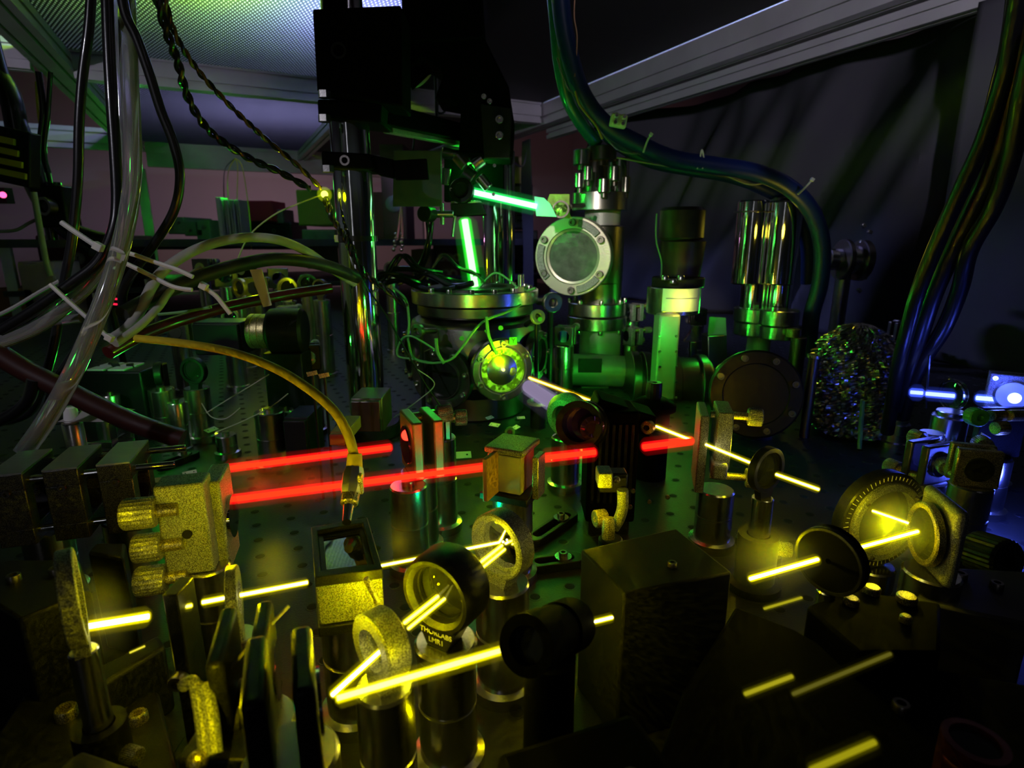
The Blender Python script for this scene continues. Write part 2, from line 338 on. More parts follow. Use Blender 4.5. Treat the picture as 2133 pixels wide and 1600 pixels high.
def extr(p, q, w_, h_, parent=None, name='extrusion', up=UP, slots=(1, 2), m=None, **kw):   # slotted aluminium profile
    p, q = V(p), V(q); fr = frame(q - p, up); ns_w, ns_h = slots; poly = []
    def side(a, b, n, nx, ny):
        out = []
        for k in range(n):
            c = (k + .5) / n; dx = b[0] - a[0]; dy = b[1] - a[1]; L_ = math.hypot(dx, dy); g = .004 / L_
            for tt, dp in ((c - g, 0), (c - g, .003), (c - 2.4 * g, .003), (c - 1.6 * g, .008), (c + 1.6 * g, .008), (c + 2.4 * g, .003), (c + g, .003), (c + g, 0)):
                out.append((a[0] + dx * tt - nx * dp, a[1] + dy * tt - ny * dp))
        return [a] + out
    A, B_, C, D = (-w_ / 2, -h_ / 2), (w_ / 2, -h_ / 2), (w_ / 2, h_ / 2), (-w_ / 2, h_ / 2)
    poly = side(A, B_, ns_w, 0, -1) + side(B_, C, ns_h, 1, 0) + side(C, D, ns_w, 0, 1) + side(D, A, ns_h, -1, 0)
    return build(name, M().prism(poly, p, fr, 0, (q - p).length), m or EXT, parent, flat=True, **kw)
def text(s_, c, fr, size, m, parent, depth=.0001, name='lettering', mirror=False):
    cu = bpy.data.curves.new(name, 'FONT'); cu.body = s_; cu.size = size; cu.extrude = depth; cu.align_x = 'CENTER'; cu.align_y = 'CENTER'
    o = bpy.data.objects.new(name, cu); dg = bpy.context.evaluated_depsgraph_get()
    me = bpy.data.meshes.new_from_object(o.evaluated_get(dg) if False else o); bpy.data.objects.remove(o)
    me.materials.clear(); me.materials.append(m); o = bpy.data.objects.new(name, me); COL.objects.link(o); o.parent = parent
    o.matrix_local = Matrix.Translation(V(c) - V(parent['_o'])) @ fr.to_4x4(); return o
# ------------------------------------------------------------------ the room
def slab(name, a0, a1, b0, b1, z0, z1, m, **kw):
    c = RM((a0 + a1) / 2, (b0 + b1) / 2, (z0 + z1) / 2)
    return build(name, M().box(c, (a1 - a0, b1 - b0, z1 - z0), Matrix((D2, D1, UP)).transposed()), m, kw.pop('parent', None), **kw)
slab('floor', -3.2, 3.2, -2.2, 5.2, -.05, 0, FLR, kind='structure')
slab('ceiling', -3.2, 3.2, -2.2, 5.2, 2.75, 2.8, CEI, kind='structure')
slab('wall_back', -3.2, 3.2, 5.2, 5.26, 0, 2.75, WAL, kind='structure')
slab('wall_left', -3.26, -3.2, -2.2, 5.2, 0, 2.75, WAL, kind='structure')
slab('wall_right', 3.2, 3.26, -2.2, 5.2, 0, 2.75, WAL, kind='structure')
slab('wall_front', -3.2, 3.2, -2.26, -2.2, 0, 2.75, WAL, kind='structure')

# optical table with its grid of threaded holes
fr_room = Matrix((D2, D1, UP)).transposed()
t = thing('optical_table', 'dark steel optical table top with a grid of threaded holes', 'table', RM(.4, 1.2, 0))
build('table_top', M().box(RM(.4, 1.2, TZ - .10), (2.0, 5.0 * .62, .2), fr_room), TAB, t, bev=.002)
for a in (-.35, 1.1):
    for b_ in (-.05, 2.5): build('leg', M().box(RM(a, b_, (TZ - .2) / 2), (.16, .16, TZ - .2), fr_room), PAI, t, bev=.004)
hm = M(); rm_ = M()
for i in range(-14, 48):
    for j in range(-6, 62):
        p = RM(i * .025, j * .025, TZ)
        if p.y < .08 or abs(p.x) > p.y * 1.0 + .12: continue
        hm.lathe(p + V((0, 0, .00015)), UP, [(0, 0), (.0031, 0), (.0036, -.0001)], 10)
        rm_.lathe(p, UP, [(.0032, .0001), (.0042, .0002), (.0044, -.0001)], 10)
build('threaded_holes', hm, HOL, t, kind='stuff')
build('hole_rims', rm_, TAB, t, kind='stuff')

# enclosure over the table: slotted aluminium frame, lit diffusing sheets, dark sheets, black curtain
HZ = CZ + .45
def bar(label, p, q, w_, h_, slots, group='aluminium frame bars of the enclosure', **kw):
    return extr(p, q, w_, h_, None, 'frame_bar', slots=slots, label=label, cat='frame bar', group=group, **kw)
bar('bright slotted aluminium bar crossing the upper left corner of the enclosure', RM(-.345, -.3, HZ), RM(-.345, 3.66, HZ), .08, .045, (2, 1))
bar('greenish cross bar between the two bumpy diffuser sheets', RM(-.305, 2.03, HZ), RM(1.10, 2.03, HZ), .04, .08, (1, 2))
bar('rear cross bar of the enclosure frame above the pinkish wall', RM(-.305, 3.68, HZ - .01), RM(1.1, 3.68, HZ - .01), .045, .16, (1, 4))
bar('middle lengthwise frame bar seen behind the thick chrome post', RM(.455, 2.06, HZ), RM(.455, 3.65, HZ), .045, .045, (1, 1))
bar('front stretch of the middle lengthwise frame bar, above the black clamp rig', RM(.455, -.3, HZ), RM(.455, 2.0, HZ), .03, .03, (1, 1))
bar('wide pale lengthwise frame bar above the black curtain', RM(1.135, -.3, HZ + .005), RM(1.135, 3.66, HZ + .005), .06, .10, (1, 2))
bar('thin lower rail that carries the black curtain', RM(1.16, -.3, HZ - .068), RM(1.16, 2.05, HZ - .068), .03, .035, (1, 1))
bar('frame bar running into the dark beyond the upper left corner', RM(-1.6, 2.0, HZ), RM(-.39, 2.0, HZ), .04, .07, (1, 2))
bar('dim low frame bar left of the hanging black cables', RM(-1.6, 3.3, HZ - .02), RM(-.39, 3.3, HZ - .02), .04, .09, (1, 2))
for a, b_, lb in ((-.345, 3.72, 'rear left upright of the enclosure frame'), (1.2, 3.72, 'rear right upright of the enclosure frame')):
    bar(lb, RM(a, b_, 0), RM(a, b_, HZ - .1), .045, .045, (1, 1), up=D1)
def sheet(label, a0, a1, b0, b1, m, nm='diffuser_sheet', z=HZ + .03):
    return slab(nm, a0, a1, b0, b1, z, z + .003, m, label=label, cat='ceiling sheet')
sheet('bumpy translucent ceiling sheet glowing blue-white and green above the cables', -.32, .45, .2, 2.02, PRS)
sheet('second bumpy translucent ceiling sheet, farther back and dimmer violet', -.32, .45, 2.05, 3.66, PRS)
sheet('dark ceiling sheet between the clamp rig and the wide pale bar', .47, 1.10, .2, 3.66, CEI, 'ceiling_sheet')
# pale rail along the near sheet's far edge
# black curtain, hung in slanting folds
def curtain(label, a, b0, b1, z0, z1, amp, seed, nx=90, nz=50, slant=.5):
    mb = M(); vs = []
    for i in range(nx + 1):
        for k in range(nz + 1):
            b_ = b0 + (b1 - b0) * i / nx; z = z0 + (z1 - z0) * k / nz
            q = (b_ + slant * (z - z0) * 1.0); r_ = noise.noise(V((q * 4.4 + seed, z * 1.2, seed))) * amp + noise.noise(V((q * 11 + seed, z * 3, 3))) * amp * .42
            vs.append(RM(a + r_, b_, z))
    mb.add(vs, [(i * (nz + 1) + k, (i + 1) * (nz + 1) + k, (i + 1) * (nz + 1) + k + 1, i * (nz + 1) + k + 1) for i in range(nx) for k in range(nz)])
    o = build('curtain', mb, CUR, None, label=label, cat='curtain', flat=False)
    md = o.modifiers.new('thickness', 'SOLIDIFY'); md.thickness = .002
    for p in o.data.polygons: p.use_smooth = True
    return o
curtain('black laser curtain hanging in slanted folds along the right side', 1.27, .60, 2.04, TZ + .003, HZ - .05, .13, 1.7)
curtain('nearer black curtain edge with a bright rim at the far right', 1.12, -.25, .60, TZ + .003, HZ - .09, .03, 5.1, slant=.1)
curtain('narrow bluish black curtain end beside the pinkish gap', 1.02, 1.93, 2.0, TZ + .003, HZ - .11, .02, 9.1, nx=14, slant=.1)

# equipment at the far end, on a shelf
t = thing('equipment_shelf', 'dark low shelf across the far end of the table under the pinkish wall', 'shelf', RM(.3, 2.4, TZ))
slab('shelf_board', -.55, 1.2, 2.02, 2.70, 1.090, 1.112, PAI, parent=t); slab('lower_board', -.55, 1.2, 2.02, 2.70, .96, .975, PAI, parent=t)
for a in (-.53, 1.18):
    for b_ in (2.04, 2.68): slab('upright', a - .012, a + .012, b_ - .012, b_ + .012, TZ, 1.09, EXT, parent=t)
def case(label, u0, v0, u1, v1, y, dep, m, fm=None, dets='', nm='equipment_case', cat='instrument'):
    a = W(u0, v1, y); b = W(u1, v0, y); c = (a + b) / 2
    sx, sz = b.x - a.x, b.z - a.z; t = thing(nm, label, cat, (c.x, y + dep / 2, min(a.z, b.z)))
    build('housing', M().box((c.x, y + dep / 2, c.z), (sx, dep, sz)), m, t, bev=min(sx, sz) * .03)
    build('front_panel', M().box((c.x, y - .002, c.z), (sx * .94, .006, sz * .92)), fm or m, t, bev=.001)
    n = 0
    for k, ch in enumerate(dets):
        x = c.x - sx * .42 + sx * .84 * (k + .5) / len(dets); z = c.z + (sz * .18 if k % 2 else -sz * .12)
        if ch == 'k': knob((x, y - .004, z), (0, -1, 0), sz * .09, .01, t)
        if ch == 's': build('socket', M().ring((x, y - .006, z), (0, -1, 0), sz * .04, sz * .08, .006, 16), DST, t)
        if ch == 'd': build('display', M().box((x, y - .006, z), (sx * .5 / len(dets), .003, sz * .25)), HOL, t)
        if ch == 'v':
            for q in range(6): build('vent_slot', M().box((x, y - .006, c.z + sz * (q - 2.5) * .12), (sx * .6 / len(dets), .003, sz * .04)), HOL, t)
    return t
case('crimson fronted box with a small emblem, upper middle of the far wall', 512, 418, 566, 462, 2.55, .15, REDP, None, '')
case('plum coloured box next to the crimson fronted box', 566, 436, 590, 470, 2.6, .12, GRYB, None, 'k')
case('dark rack of modules with thin pale edges below the crimson box', 505, 462, 606, 520, 2.6, .2, PAI, BLK, 'vdvsv')
case('olive lit cardboard box behind the chrome post', 622, 395, 700, 470, 2.4, .3, mat('olive_board', (.30, .26, .05), .8), None, '', 'cardboard_box', 'box')
case('grey instrument with a bright white strip under the olive box', 632, 478, 700, 520, 2.3, .25, GRYB, None, 'ksks')
case('grey cabinet behind the arc of the grey hose', 640, 500, 705, 560, 2.2, .2, GRYB, None, 'ss')
case('small speckled instrument front lit green behind the curved black cable', 352, 452, 384, 488, 2.2, .2, GRYB, ANO, 'ss')
case('middle speckled instrument front lit green beside the shelf edge', 386, 460, 412, 492, 2.2, .2, GRYB, ANO, 's')
case('right speckled instrument front with a white label, dimly green', 412, 458, 436, 500, 2.2, .2, GRYB, ANO, 'dk')
case('low dark box under the speckled instrument fronts', 300, 500, 440, 520, 2.0, .3, BLK, None, 'kkssd')
case('perforated panel front between the twin posts and the card, dim red-brown', 905, 500, 960, 611, 2.3, .2, mat('brown_case', (.13, .07, .06), .6), None, 'ssssss')
case('buff cardboard box behind the chamber cables', 860, 520, 898, 617, 2.2, .2, BUF, None, '', 'cardboard_box', 'box')
case('buff lit box under the frame bar right of the twin posts', 1062, 326, 1100, 382, 2.6, .2, BUF, None, '', 'cardboard_box', 'box')
case('dark instrument under the buff lit box right of the twin posts', 1056, 385, 1110, 478, 2.6, .2, BLK, PAI, 'vvk')
case('dark stacked instrument low in the gap beside the curtain end', 1060, 480, 1120, 598, 2.6, .2, BLK, PAI, 'dvk')
case('brown upright case behind the card clamp', 800, 300, 840, 499, 2.5, .2, mat('brown_board', (.22, .12, .08), .8), None, 'k')
case('red-brown upright case left of the card clamp', 770, 400, 800, 499, 2.52, .2, mat('red_board', (.25, .09, .07), .8), None, '')
case('dark red bench box low between the hanging cables', 100, 490, 200, 637, 1.9, .3, mat('dark_red_case', (.16, .04, .06), .7), None, 'kk')
case('pale pink container behind the zip tie tail', 60, 545, 110, 662, 1.6, .1, mat('pink_case', (.45, .30, .30), .7), None, '')
case('orange-brown box at the left edge under the pink container', 0, 600, 70, 660, 1.6, .1, mat('orange_case', (.40, .16, .07), .7), None, 'k')
# aluminium heat sink / slotted column on the shelf
t = thing('ribbed_upright', 'short ribbed aluminium column with a bright white left edge at the far end', 'column', W(485, 500, 2.0))
c0 = W(485, 492, 2.0); c1 = W(485, 412, 2.0)
build('white_side', M().box(((W(466, 450, 2.0)).x, 2.0, (c0.z + c1.z) / 2), (.018, .05, c1.z - c0.z)), CRD, t, bev=.002)
for k in range(7):
    x = W(472 + k * 6, 450, 2.0).x; build('rib', M().box((x, 2.0, (c0.z + c1.z) / 2 - .003), (.006, .06 - .012 * (k % 2), c1.z - c0.z - .01)), EXT, t, bev=.001)
# yellow patch leads hung from the rear bar
for k, (u0, u1, u2, v2) in enumerate(((488, 478, 474, 400), (490, 495, 494, 445), (492, 505, 520, 470), (487, 470, 466, 410))):
    cable('patch_lead', ['thin yellow lead looping down from the rear bar, leftmost strand', 'thin yellow lead hanging nearly straight from the rear bar', 'thin yellow lead swinging right below the rear bar', 'dark lead hanging left of the yellow leads'][k],
          [W(490, 330, 2.4), W(u1, 350, 2.38), W(u2, v2 - 20, 2.2), W(u2 + 4, v2 + 50, 2.2)], .0018, [YWI, YWI, YWI, BCA][k], n=6, group='leads hanging from the rear bar')
# ------------------------------------------------------------------ optics standing on the table (near half)
XA = V((.97, .26, 0)).normalized()           # direction of the left yellow beam
YB = (B(1705, 1020) - B(1100, 785)).normalized()
def pil(t, x, y, z1, r=.0127, style='pedestal'): post_parts(t, x, y, z1, r, None, style)
# 1 cage assembly, left
CAGE = mat('dark_cage_metal', (.07, .07, .075), .36, .7, bump=.2, bscale=1500, speckle_paint=2600)
p3, p1 = H(236, 967, TZ + .089), H(8, 990, TZ + .089); ca = (p3 - p1).normalized(); cf = Matrix((ca, UP.cross(ca), UP)).transposed(); cs = UP.cross(ca)
t = thing('cage_assembly', 'rod cage of three grey plates with thin lit rods at the left edge', 'cage optics', (p1.x, p1.y + .02, TZ))
for k, s_ in enumerate((0, .5, 1.0)):
    c = p1.lerp(p3, s_) + cs * .019 + V((0, 0, -.0215))
    for dz in (-.0165, .0165): build('cage_plate', M().box(c + V((0, 0, dz)), (.017, .040, .010), cf), CAGE, t, bev=.0006)
    build('top_sheen', M().box(c + V((0, 0, .0218)), (.0168, .0396, .0010), cf), ALU, t)  # pale sheet stands in for the sheen on the dark plate tops
    for dy in (-.0155, .0155): build('plate_side', M().box(c + cs * dy, (.017, .009, .024), cf), CAGE, t, bev=.0006)
    build('aperture_ring', M().ring(c, ca, .0115, .0135, .015, 30), BLK, t)
    bolt(c + cs * -.0195 + V((0, 0, .011)), -cs, .0022, t)
for dy, dz in ((-.014, -.0055), (.015, -.0055), (-.014, -.036), (.015, -.036)):
    q = p1 + cs * (.019 + dy) + V((0, 0, dz)); build('rod', M().cyl(q - ca * .03, q + ca * ((p3 - p1).length + .03), .0021, n=14, bev=.0004), CHR, t)
for s_ in (.1, .9):
    c = p1.lerp(p3, s_) + cs * .019; post_parts(t, c.x, c.y, TZ + .047, .0127)
# 2 kinematic mount with ribbed knobs
t = thing('mirror_mount', 'speckled yellow-lit two-block mirror mount with three ribbed knobs on its left', 'mirror mount', (-.155, .25, TZ))
c = W(385, 1105, .245); kf = Matrix((XA, UP.cross(XA), UP)).transposed()
build('back_block', M().box(c + kf.col[1] * .007, (.021, .015, .046), kf), ANO, t, bev=.0012)
c2 = W(453, 1092, .262); build('front_plate', M().box(c2 + kf.col[1] * .008, (.009, .026, .049), kf), ANO, t, bev=.0012)
build('plate_spring', M().box(c.lerp(c2, .52) + kf.col[1] * .010 + V((0, 0, -.008)), (.008, .012, .010), kf), DST, t)
build('mirror', M().cyl(c2 + kf.col[1] * .008 + XA * .004, c2 + kf.col[1] * .008 + XA * .0062, .0110, n=36), MIR, t)
q = W(390, 1113, .2445); build('screw_hole', M().cyl(q - kf.col[1] * .0006, q + kf.col[1] * .001, .0022, n=18), HOL, t)
for (u, v, r, l) in ((300, 1068, .0072, .0135), (312, 1140, .0066, .0115), (322, 1208, .0070, .0125)):
    q = W(u, v, .240); a_ = build('adjuster', M().cyl(q, q + XA * .014, .003, n=16), BRS, t); knob(q + XA * .005, -XA, r, l, a_, KNB, 44)
post_parts(t, c.x + .004, c.y + .008, c.z - .023, .0100)
# 3 glass prism behind the cage
t = thing('glass_prism', 'glass cube prism with a frosted peaked top showing striped reflections', 'prism', (W(190, 920, .44).x, .45, TZ))
c = W(192, 905, .44); build('prism_body', M().box(c + V((0, .012, 0)), (.032, .028, .024)), GLS, t, bev=.0004)
build('prism_top', M().add([c + V((x, y, .0125)) for x, y in ((-.021, -.006), (.015, -.006), (.019, .028), (-.017, .028))] + [c + V((-.002, .012, .023))], [(0, 1, 4), (1, 2, 4), (2, 3, 4), (3, 0, 4), (0, 3, 2, 1)]), RGL, t)
build('platform', M().cyl(c + V((0, .012, -.017)), c + V((0, .012, -.0122)), .021, n=32), BLK, t); post_parts(t, c.x, c.y + .012, c.z - .017)
q = W(148, 862, .44); t = thing('cap_post', 'small post with a bright white cap beside the glass prism', 'post', (q.x, q.y, TZ)); build('cap', M().cyl(q + V((0, 0, -.007)), q + V((0, 0, .006)), .0058, .0045, 20, .001), CRD, t); post_parts(t, q.x, q.y, q.z - .007, .008)
# 4 black stages, bottom left
def blackbox(label, pts, z0, z1, y=None, name='stage_block', cat='stage', m=None, bev=.0015, screws=(), sm=None):
    ps = [H(u, v, z1) for u, v in pts]; c = sum(ps, V()) / len(ps); t = thing(name, label, cat, (c.x, c.y, z0))
    build('body', M().prism([(p.x, p.y) for p in ps], (0, 0, 0), Matrix.Identity(3), z0, z1), m or BLK, t, bev=bev)
    for u, v, r in screws: bolt(H(u, v, z1), UP, r, t, sm)
    return t
blackbox('long black stage with blue-grey rim highlights in the lower left', [(-120, 1190), (40, 1290), (190, 1230), (165, 1165), (20, 1165)], TZ, TZ + .060, screws=((30, 1210, .003), (118, 1195, .003)))
blackbox('low black block with two thin pinkish bright edges under the rod cage', [(182, 1150), (258, 1165), (262, 1130), (200, 1130)], TZ, TZ + .058)
blackbox('black base plate with two speckled yellow screw heads, bottom left corner', [(-80, 1640), (380, 1640), (330, 1440), (80, 1400)], TZ, TZ + .018, screws=((140, 1493, .0042), (290, 1502, .0036)), sm=BRS)
blackbox('dark slab with a bright speckled long edge in the bottom left corner', [(60, 1640), (170, 1560), (400, 1640), (300, 1700)], TZ + .0, TZ + .05, m=PAI)
t = blackbox('black clamp bar lying under the left yellow beam with a bright slanted rim', [(180, 1400), (330, 1320), (345, 1345), (215, 1425)], TZ, TZ + .035, bev=.002)
# 5 edge-on lens at the start of the beam, iris, sheet-like shutter
lens_mount('thin lens in an edge-on ring at the left end of the yellow beam', W(150, 1245, .170) , (.80, .60, 0), .0165, .005, mring=ANO, mglass=GLS, inner=.82, style='holder', postr=.009)
t = lens_mount('small round iris disc pierced by the left yellow beam, with a starry spot', B(488, 1245), (.93, .37, 0), .0122, .004, mring=ANO, mglass=LENS, inner=.55, style='holder', cat='iris', name='iris', glass_name='iris_blades')
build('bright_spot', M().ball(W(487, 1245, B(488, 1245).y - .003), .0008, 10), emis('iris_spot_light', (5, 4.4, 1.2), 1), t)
t = thing('shutter_post', 'upright black bar with a speckled bright edge crossing the left beam', 'bar', (*W(385, 1300, .19).xy, TZ))
c = W(384, 1300, .192); build('bar', M().box((c.x, c.y, TZ + .044), (.0055, .012, .088)), BLK, t, bev=.0006); build('foot', M().box((c.x, c.y, TZ + .004), (.03, .03, .008)), BLK, t, bev=.001)
bolt((c.x - .0005, c.y - .006, TZ + .052), (0, -1, 0), .0035, t)
# 6 bottom left yellow bracket
t = thing('bracket', 'speckled bright upright bracket with twin ribs and a round foot, bottom left', 'bracket', (*W(430, 1500, .135).xy, TZ))
for du, w_ in ((-9, .0020), (9, .0022)):
    a_, b_ = W(418 + du, 1425, .140), W(438 + du, 1572, .128); build('rib', M().tube([a_, a_.lerp(b_, .5) + V((.0004, 0, 0)), b_], w_, 10, 4), ANO, t)
build('arm', M().tube([W(382, 1428, .142), W(400, 1420, .141), W(414, 1440, .139)], .0018, 10), ANO, t)
q = W(412, 1586, .126); build('foot_ball', M().ball(q, .0028), BRS, t)
q = W(440, 1585, .13); build('base', M().box((q.x, q.y + .01, (q.z + TZ) / 2), (.02, .02, q.z - TZ)), BLK, t, bev=.001)
# 7 black mounts, bottom centre-left, edges only lit
def edge_mount(label, u, v, y, sx, sz, ax, th, name='mirror_mount', m=None, kn=True, gap=.006):
    c = W(u, v, y); ax = V(ax).normalized(); fr = frame(ax); t = thing(name, label, 'mirror mount', (c.x, c.y, TZ))
    build('front_plate', M().box(c, (sx, sz, th), fr), m or BLK, t, bev=.0015)
    c2 = c - ax * (th + gap); build('back_plate', M().box(c2, (sx, sz, th), fr), m or BLK, t, bev=.0015)
    build('mirror', M().cyl(c + ax * th * .4, c + ax * (th * .5 + .001), sx * .33, n=36), MIR, t)
    if kn:
        for s_ in (-1, 1):
            p = c2 + fr @ V((sx * .3 * s_, sz * .3, -th * .5)); sp = build('adjuster', M().cyl(p + ax * (th + gap), p - ax * .004, .0028, n=12), BRS, t); knob(p - ax * .003, -ax, .005, .010, sp)
    post_parts(t, c.x - ax.x * th, c.y - ax.y * th, c.z - sz * .5, .0127)
    return t
edge_mount('large black mirror mount with an out-of-focus yellow edge at the bottom, below the crossing beams', 640, 1465, .128, .026, .030, (.93, .36, 0), .0055, kn=False)
edge_mount('black mirror mount with a thin bright upper rim, left of the larger blurred one', 555, 1400, .155, .028, .034, (.95, .3, 0), .005, kn=False)
lens_mount('dim grey-lit black lens ring low between the bracket and the blurred mount', W(500, 1500, .15), (.9, .2, 0), .012, .006, style='holder', mglass=LENS)
# 8 black cube box with the fibre plugged in
p = [H(655, 1203, TZ + .0875), H(797, 1185, TZ + .0875), H(765, 1078, TZ + .0875), H(648, 1098, TZ + .0875)]
t = thing('cube_mount', 'black square cube holder with a stepped window on top and a glowing yellow front', 'cube mount', (sum(q.x for q in p) / 4, sum(q.y for q in p) / 4, TZ))
cc = sum(p, V()) / 4; I3 = Matrix.Identity(3)
def quad(ps, s_, dz=0): return [cc + (q - cc) * s_ + V((0, 0, dz)) for q in ps]
def framed(outer, inner, z0, z1, m, nm):
    vs = [V((q.x, q.y, z)) for z in (z0, z1) for q in outer] + [V((q.x, q.y, z)) for z in (z0, z1) for q in inner]
    fs = []
    for i in range(4):
        j = (i + 1) % 4; fs += [(i, j, 4 + j, 4 + i), (8 + j, 8 + i, 12 + i, 12 + j), (4 + i, 4 + j, 12 + j, 12 + i), (j, i, 8 + i, 8 + j)]
    return build(nm, M().add(vs, fs), m, t, bev=.0004)
framed(quad(p, 1), quad(p, .80), TZ + .083, TZ + .0875, BLK, 'top_frame')
framed(quad(p, .80), quad(p, .62), TZ + .081, TZ + .0855, BLK, 'inner_frame')
build('cube_glass', M().prism([(q.x, q.y) for q in quad(p, .64)], (0, 0, 0), I3, TZ + .069, TZ + .0845), LENS, t)
build('body', M().prism([(q.x, q.y) for q in quad(p, .98)], (0, 0, 0), I3, TZ + .0655, TZ + .0829), ANO, t, bev=.0006)
build('base_plate', M().prism([(q.x, q.y) for q in quad(p, 1.04)], (0, 0, 0), I3, TZ + .061, TZ + .0654), BLK, t, bev=.0006)
q = W(772, 1230, .188); build('set_screw', M().cyl(q + V((-.0015, 0, .005)), q + V((.002, 0, -.005)), .0011, n=12), BRS, t)
post_parts(t, cc.x, cc.y, TZ + .061, .0127)
t = thing('fibre_connector', 'worn yellow-lit metal fibre connector plugged into the black cube holder', 'connector', W(722, 1090, .235))
g = [W(739, 945, .262), W(738, 975, .26), W(731, 1028, .252), W(727, 1050, .247), W(722, 1088, .236)]
build('boot', M().tube([g[0], g[0].lerp(g[1], .5), g[1]], lambda s_: .0034 + .0006 * s_, 14, 3), YFI, t)
build('body', M().lathe(g[1], g[2] - g[1], [(0, 0), (.0044, 0), (.0052, .003), (.0052, .010), (.0046, .0125), (0, .0125)], 8), ALU, t)
build('nut', M().lathe(g[2], g[3] - g[2], [(0, 0), (.0042, 0), (.0042, .0055), (.0036, .0062), (0, .0062)], 28, star=.06), BRS, t)
build('ferrule', M().cyl(g[3], g[4], .0026, .002, 16), STL, t)
build('key_tab', M().box(g[1].lerp(g[2], .55) + V((.0044, -.002, 0)), (.0022, .003, .010)), BRS, t, bev=.0005)
cable('fibre_cable', 'thick yellow fibre cable arching from the hose bundle down to the connector', [W(285, 705, .36), W(380, 715, .34), W(480, 733, .32), W(570, 766, .30), W(640, 808, .285), W(695, 855, .272), W(725, 905, .265), W(738, 950, .262)], .0024, YFI, 'fibre cable', n=14)
# 9 lens mounts and mirror of the folded yellow beam
t = lens_mount('black lens mount with white lettering on its foot, beams passing through', W(932, 1224, .202), yaw(-32), .0163, .013, style='none_', inner=.82, mglass=LENS, cone=True) if False else None
c = W(925, 1228, .198); ax = yaw(-30); fr = frame(ax)
t = thing('lens_mount', 'black lens mount with yellow lettering on its tapered foot, twin bright spots in the glass', 'lens mount', (c.x, c.y, TZ))
build('mount_ring', M().lathe(c, ax, [(.0118, .0045), (.0135, .0065), (.0150, .0065), (.0158, .0055), (.0163, .002), (.0163, -.0075), (.0150, -.0095), (.0122, -.0095), (.0122, -.003)], 64, closed=True), BLK, t)
build('lens', M().lathe(c, ax, [(0, .0022), (.006, .0016), (.0119, -.0006), (.0119, -.0026), (.006, -.0042), (0, -.0048)], 48), LENS, t)
build('retaining_ring', M().ring(c + ax * .001, ax, .0110, .0119, .0016, 48), BLK, t)
zb = -.0225
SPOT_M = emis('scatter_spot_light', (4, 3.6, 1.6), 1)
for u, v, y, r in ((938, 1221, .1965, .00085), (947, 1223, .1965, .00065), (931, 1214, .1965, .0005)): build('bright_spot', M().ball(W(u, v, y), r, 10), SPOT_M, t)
build('foot', M().prism([(-.0092, -.0135), (.0092, -.0135), (.0048, zb), (-.0048, zb)], c, fr, -.0045, .0060), BLK, t, bev=.0004)
tf = frame(ax)
text('THORLABS', c + fr @ V((0, -.0158, .0062)), tf, .0031, CRD, t); text('LMR1', c + fr @ V((0, -.0194, .0062)), tf, .0031, CRD, t)
zt = c.z + zb
build('post_disc', M().lathe((c.x, c.y, zt - .004), UP, [(0, .004), (.0115, .004), (.0125, .003), (.0125, 0), (0, 0)], 48), STL, t)
post_parts(t, c.x, c.y, zt - .004, .0120)
t = lens_mount('smaller lens mount with a broad speckled yellow ring, in front of the lettered one', W(795, 1343, .168), yaw(-46), .0122, .009, mring=ANO, inner=.60, mglass=LENS, postr=.010)
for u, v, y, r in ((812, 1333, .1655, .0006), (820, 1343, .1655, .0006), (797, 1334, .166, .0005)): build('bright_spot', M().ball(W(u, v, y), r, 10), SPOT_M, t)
t = lens_mount('round silvery mirror with a bright double spot, behind the lettered lens mount', W(1046, 1132, .239), yaw(-42), .0158, .010, mring=ANO, inner=.82, mglass=MIR, cat='mirror', glass_name='mirror')
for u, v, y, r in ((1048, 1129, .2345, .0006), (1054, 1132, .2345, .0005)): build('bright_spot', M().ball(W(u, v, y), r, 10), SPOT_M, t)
# 10 black box with yellow side, lens barrels before it
t = blackbox('large matte black box whose left side glows yellow', [(1300, 1235), (1210, 1145), (1408, 1100), (1525, 1192)], TZ + .0, TZ + .075, name='black_box', cat='box', m=mat('black_box_paint', (.008, .008, .008), .65, spec=.2, bump=.2, bscale=2500), screws=((1400, 1180, .002),), bev=.001)
q = H(1240, 1290, TZ + .08)
t = thing('lens_tube', 'black lens barrel in front of the yellow side of the matte black box', 'lens tube', (*W(1130, 1330, .16).xy, TZ))
a_, b_ = W(1095, 1345, .155), W(1190, 1300, .185); build('barrel', M().lathe(a_, b_ - a_, [(.006, 0), (.0095, 0), (.0095, .012), (.0088, .013), (.0088, .024), (.0095, .025), (.0095, (b_ - a_).length), (.006, (b_ - a_).length)], 40, closed=True), MAT, t)
build('lens', M().cyl(a_.lerp(b_, .1), a_.lerp(b_, .2), .0061, n=30), LENS, t); build('stand', M().cyl((*a_.lerp(b_, .5).xy, TZ), (*a_.lerp(b_, .5).xy, a_.lerp(b_, .5).z - .009), .009, n=24), MAT, t)
t = thing('black_post_base', 'tall black mount body filling the dark bottom centre', 'mount', (*W(1200, 1500, .13).xy, TZ))
q = W(1230, 1480, .14); build('body', M().box((q.x, q.y, TZ + .03), (.05, .03, .06), Matrix.Rotation(R(20), 3, 'Z')), MAT, t, bev=.003)
bolt((q.x - .018, q.y - .012, TZ + .06), UP, .003, t); bolt((q.x + .012, q.y - .005, TZ + .06), UP, .003, t)
blackbox('broad black stage filling the dark lower right corner', [(1330, 1700), (1420, 1440), (1532, 1262), (1655, 1310), (1790, 1385), (1905, 1385), (2230, 1440), (2230, 1700)], TZ, TZ + .050, m=MAT, screws=((1875, 1480, .003),))
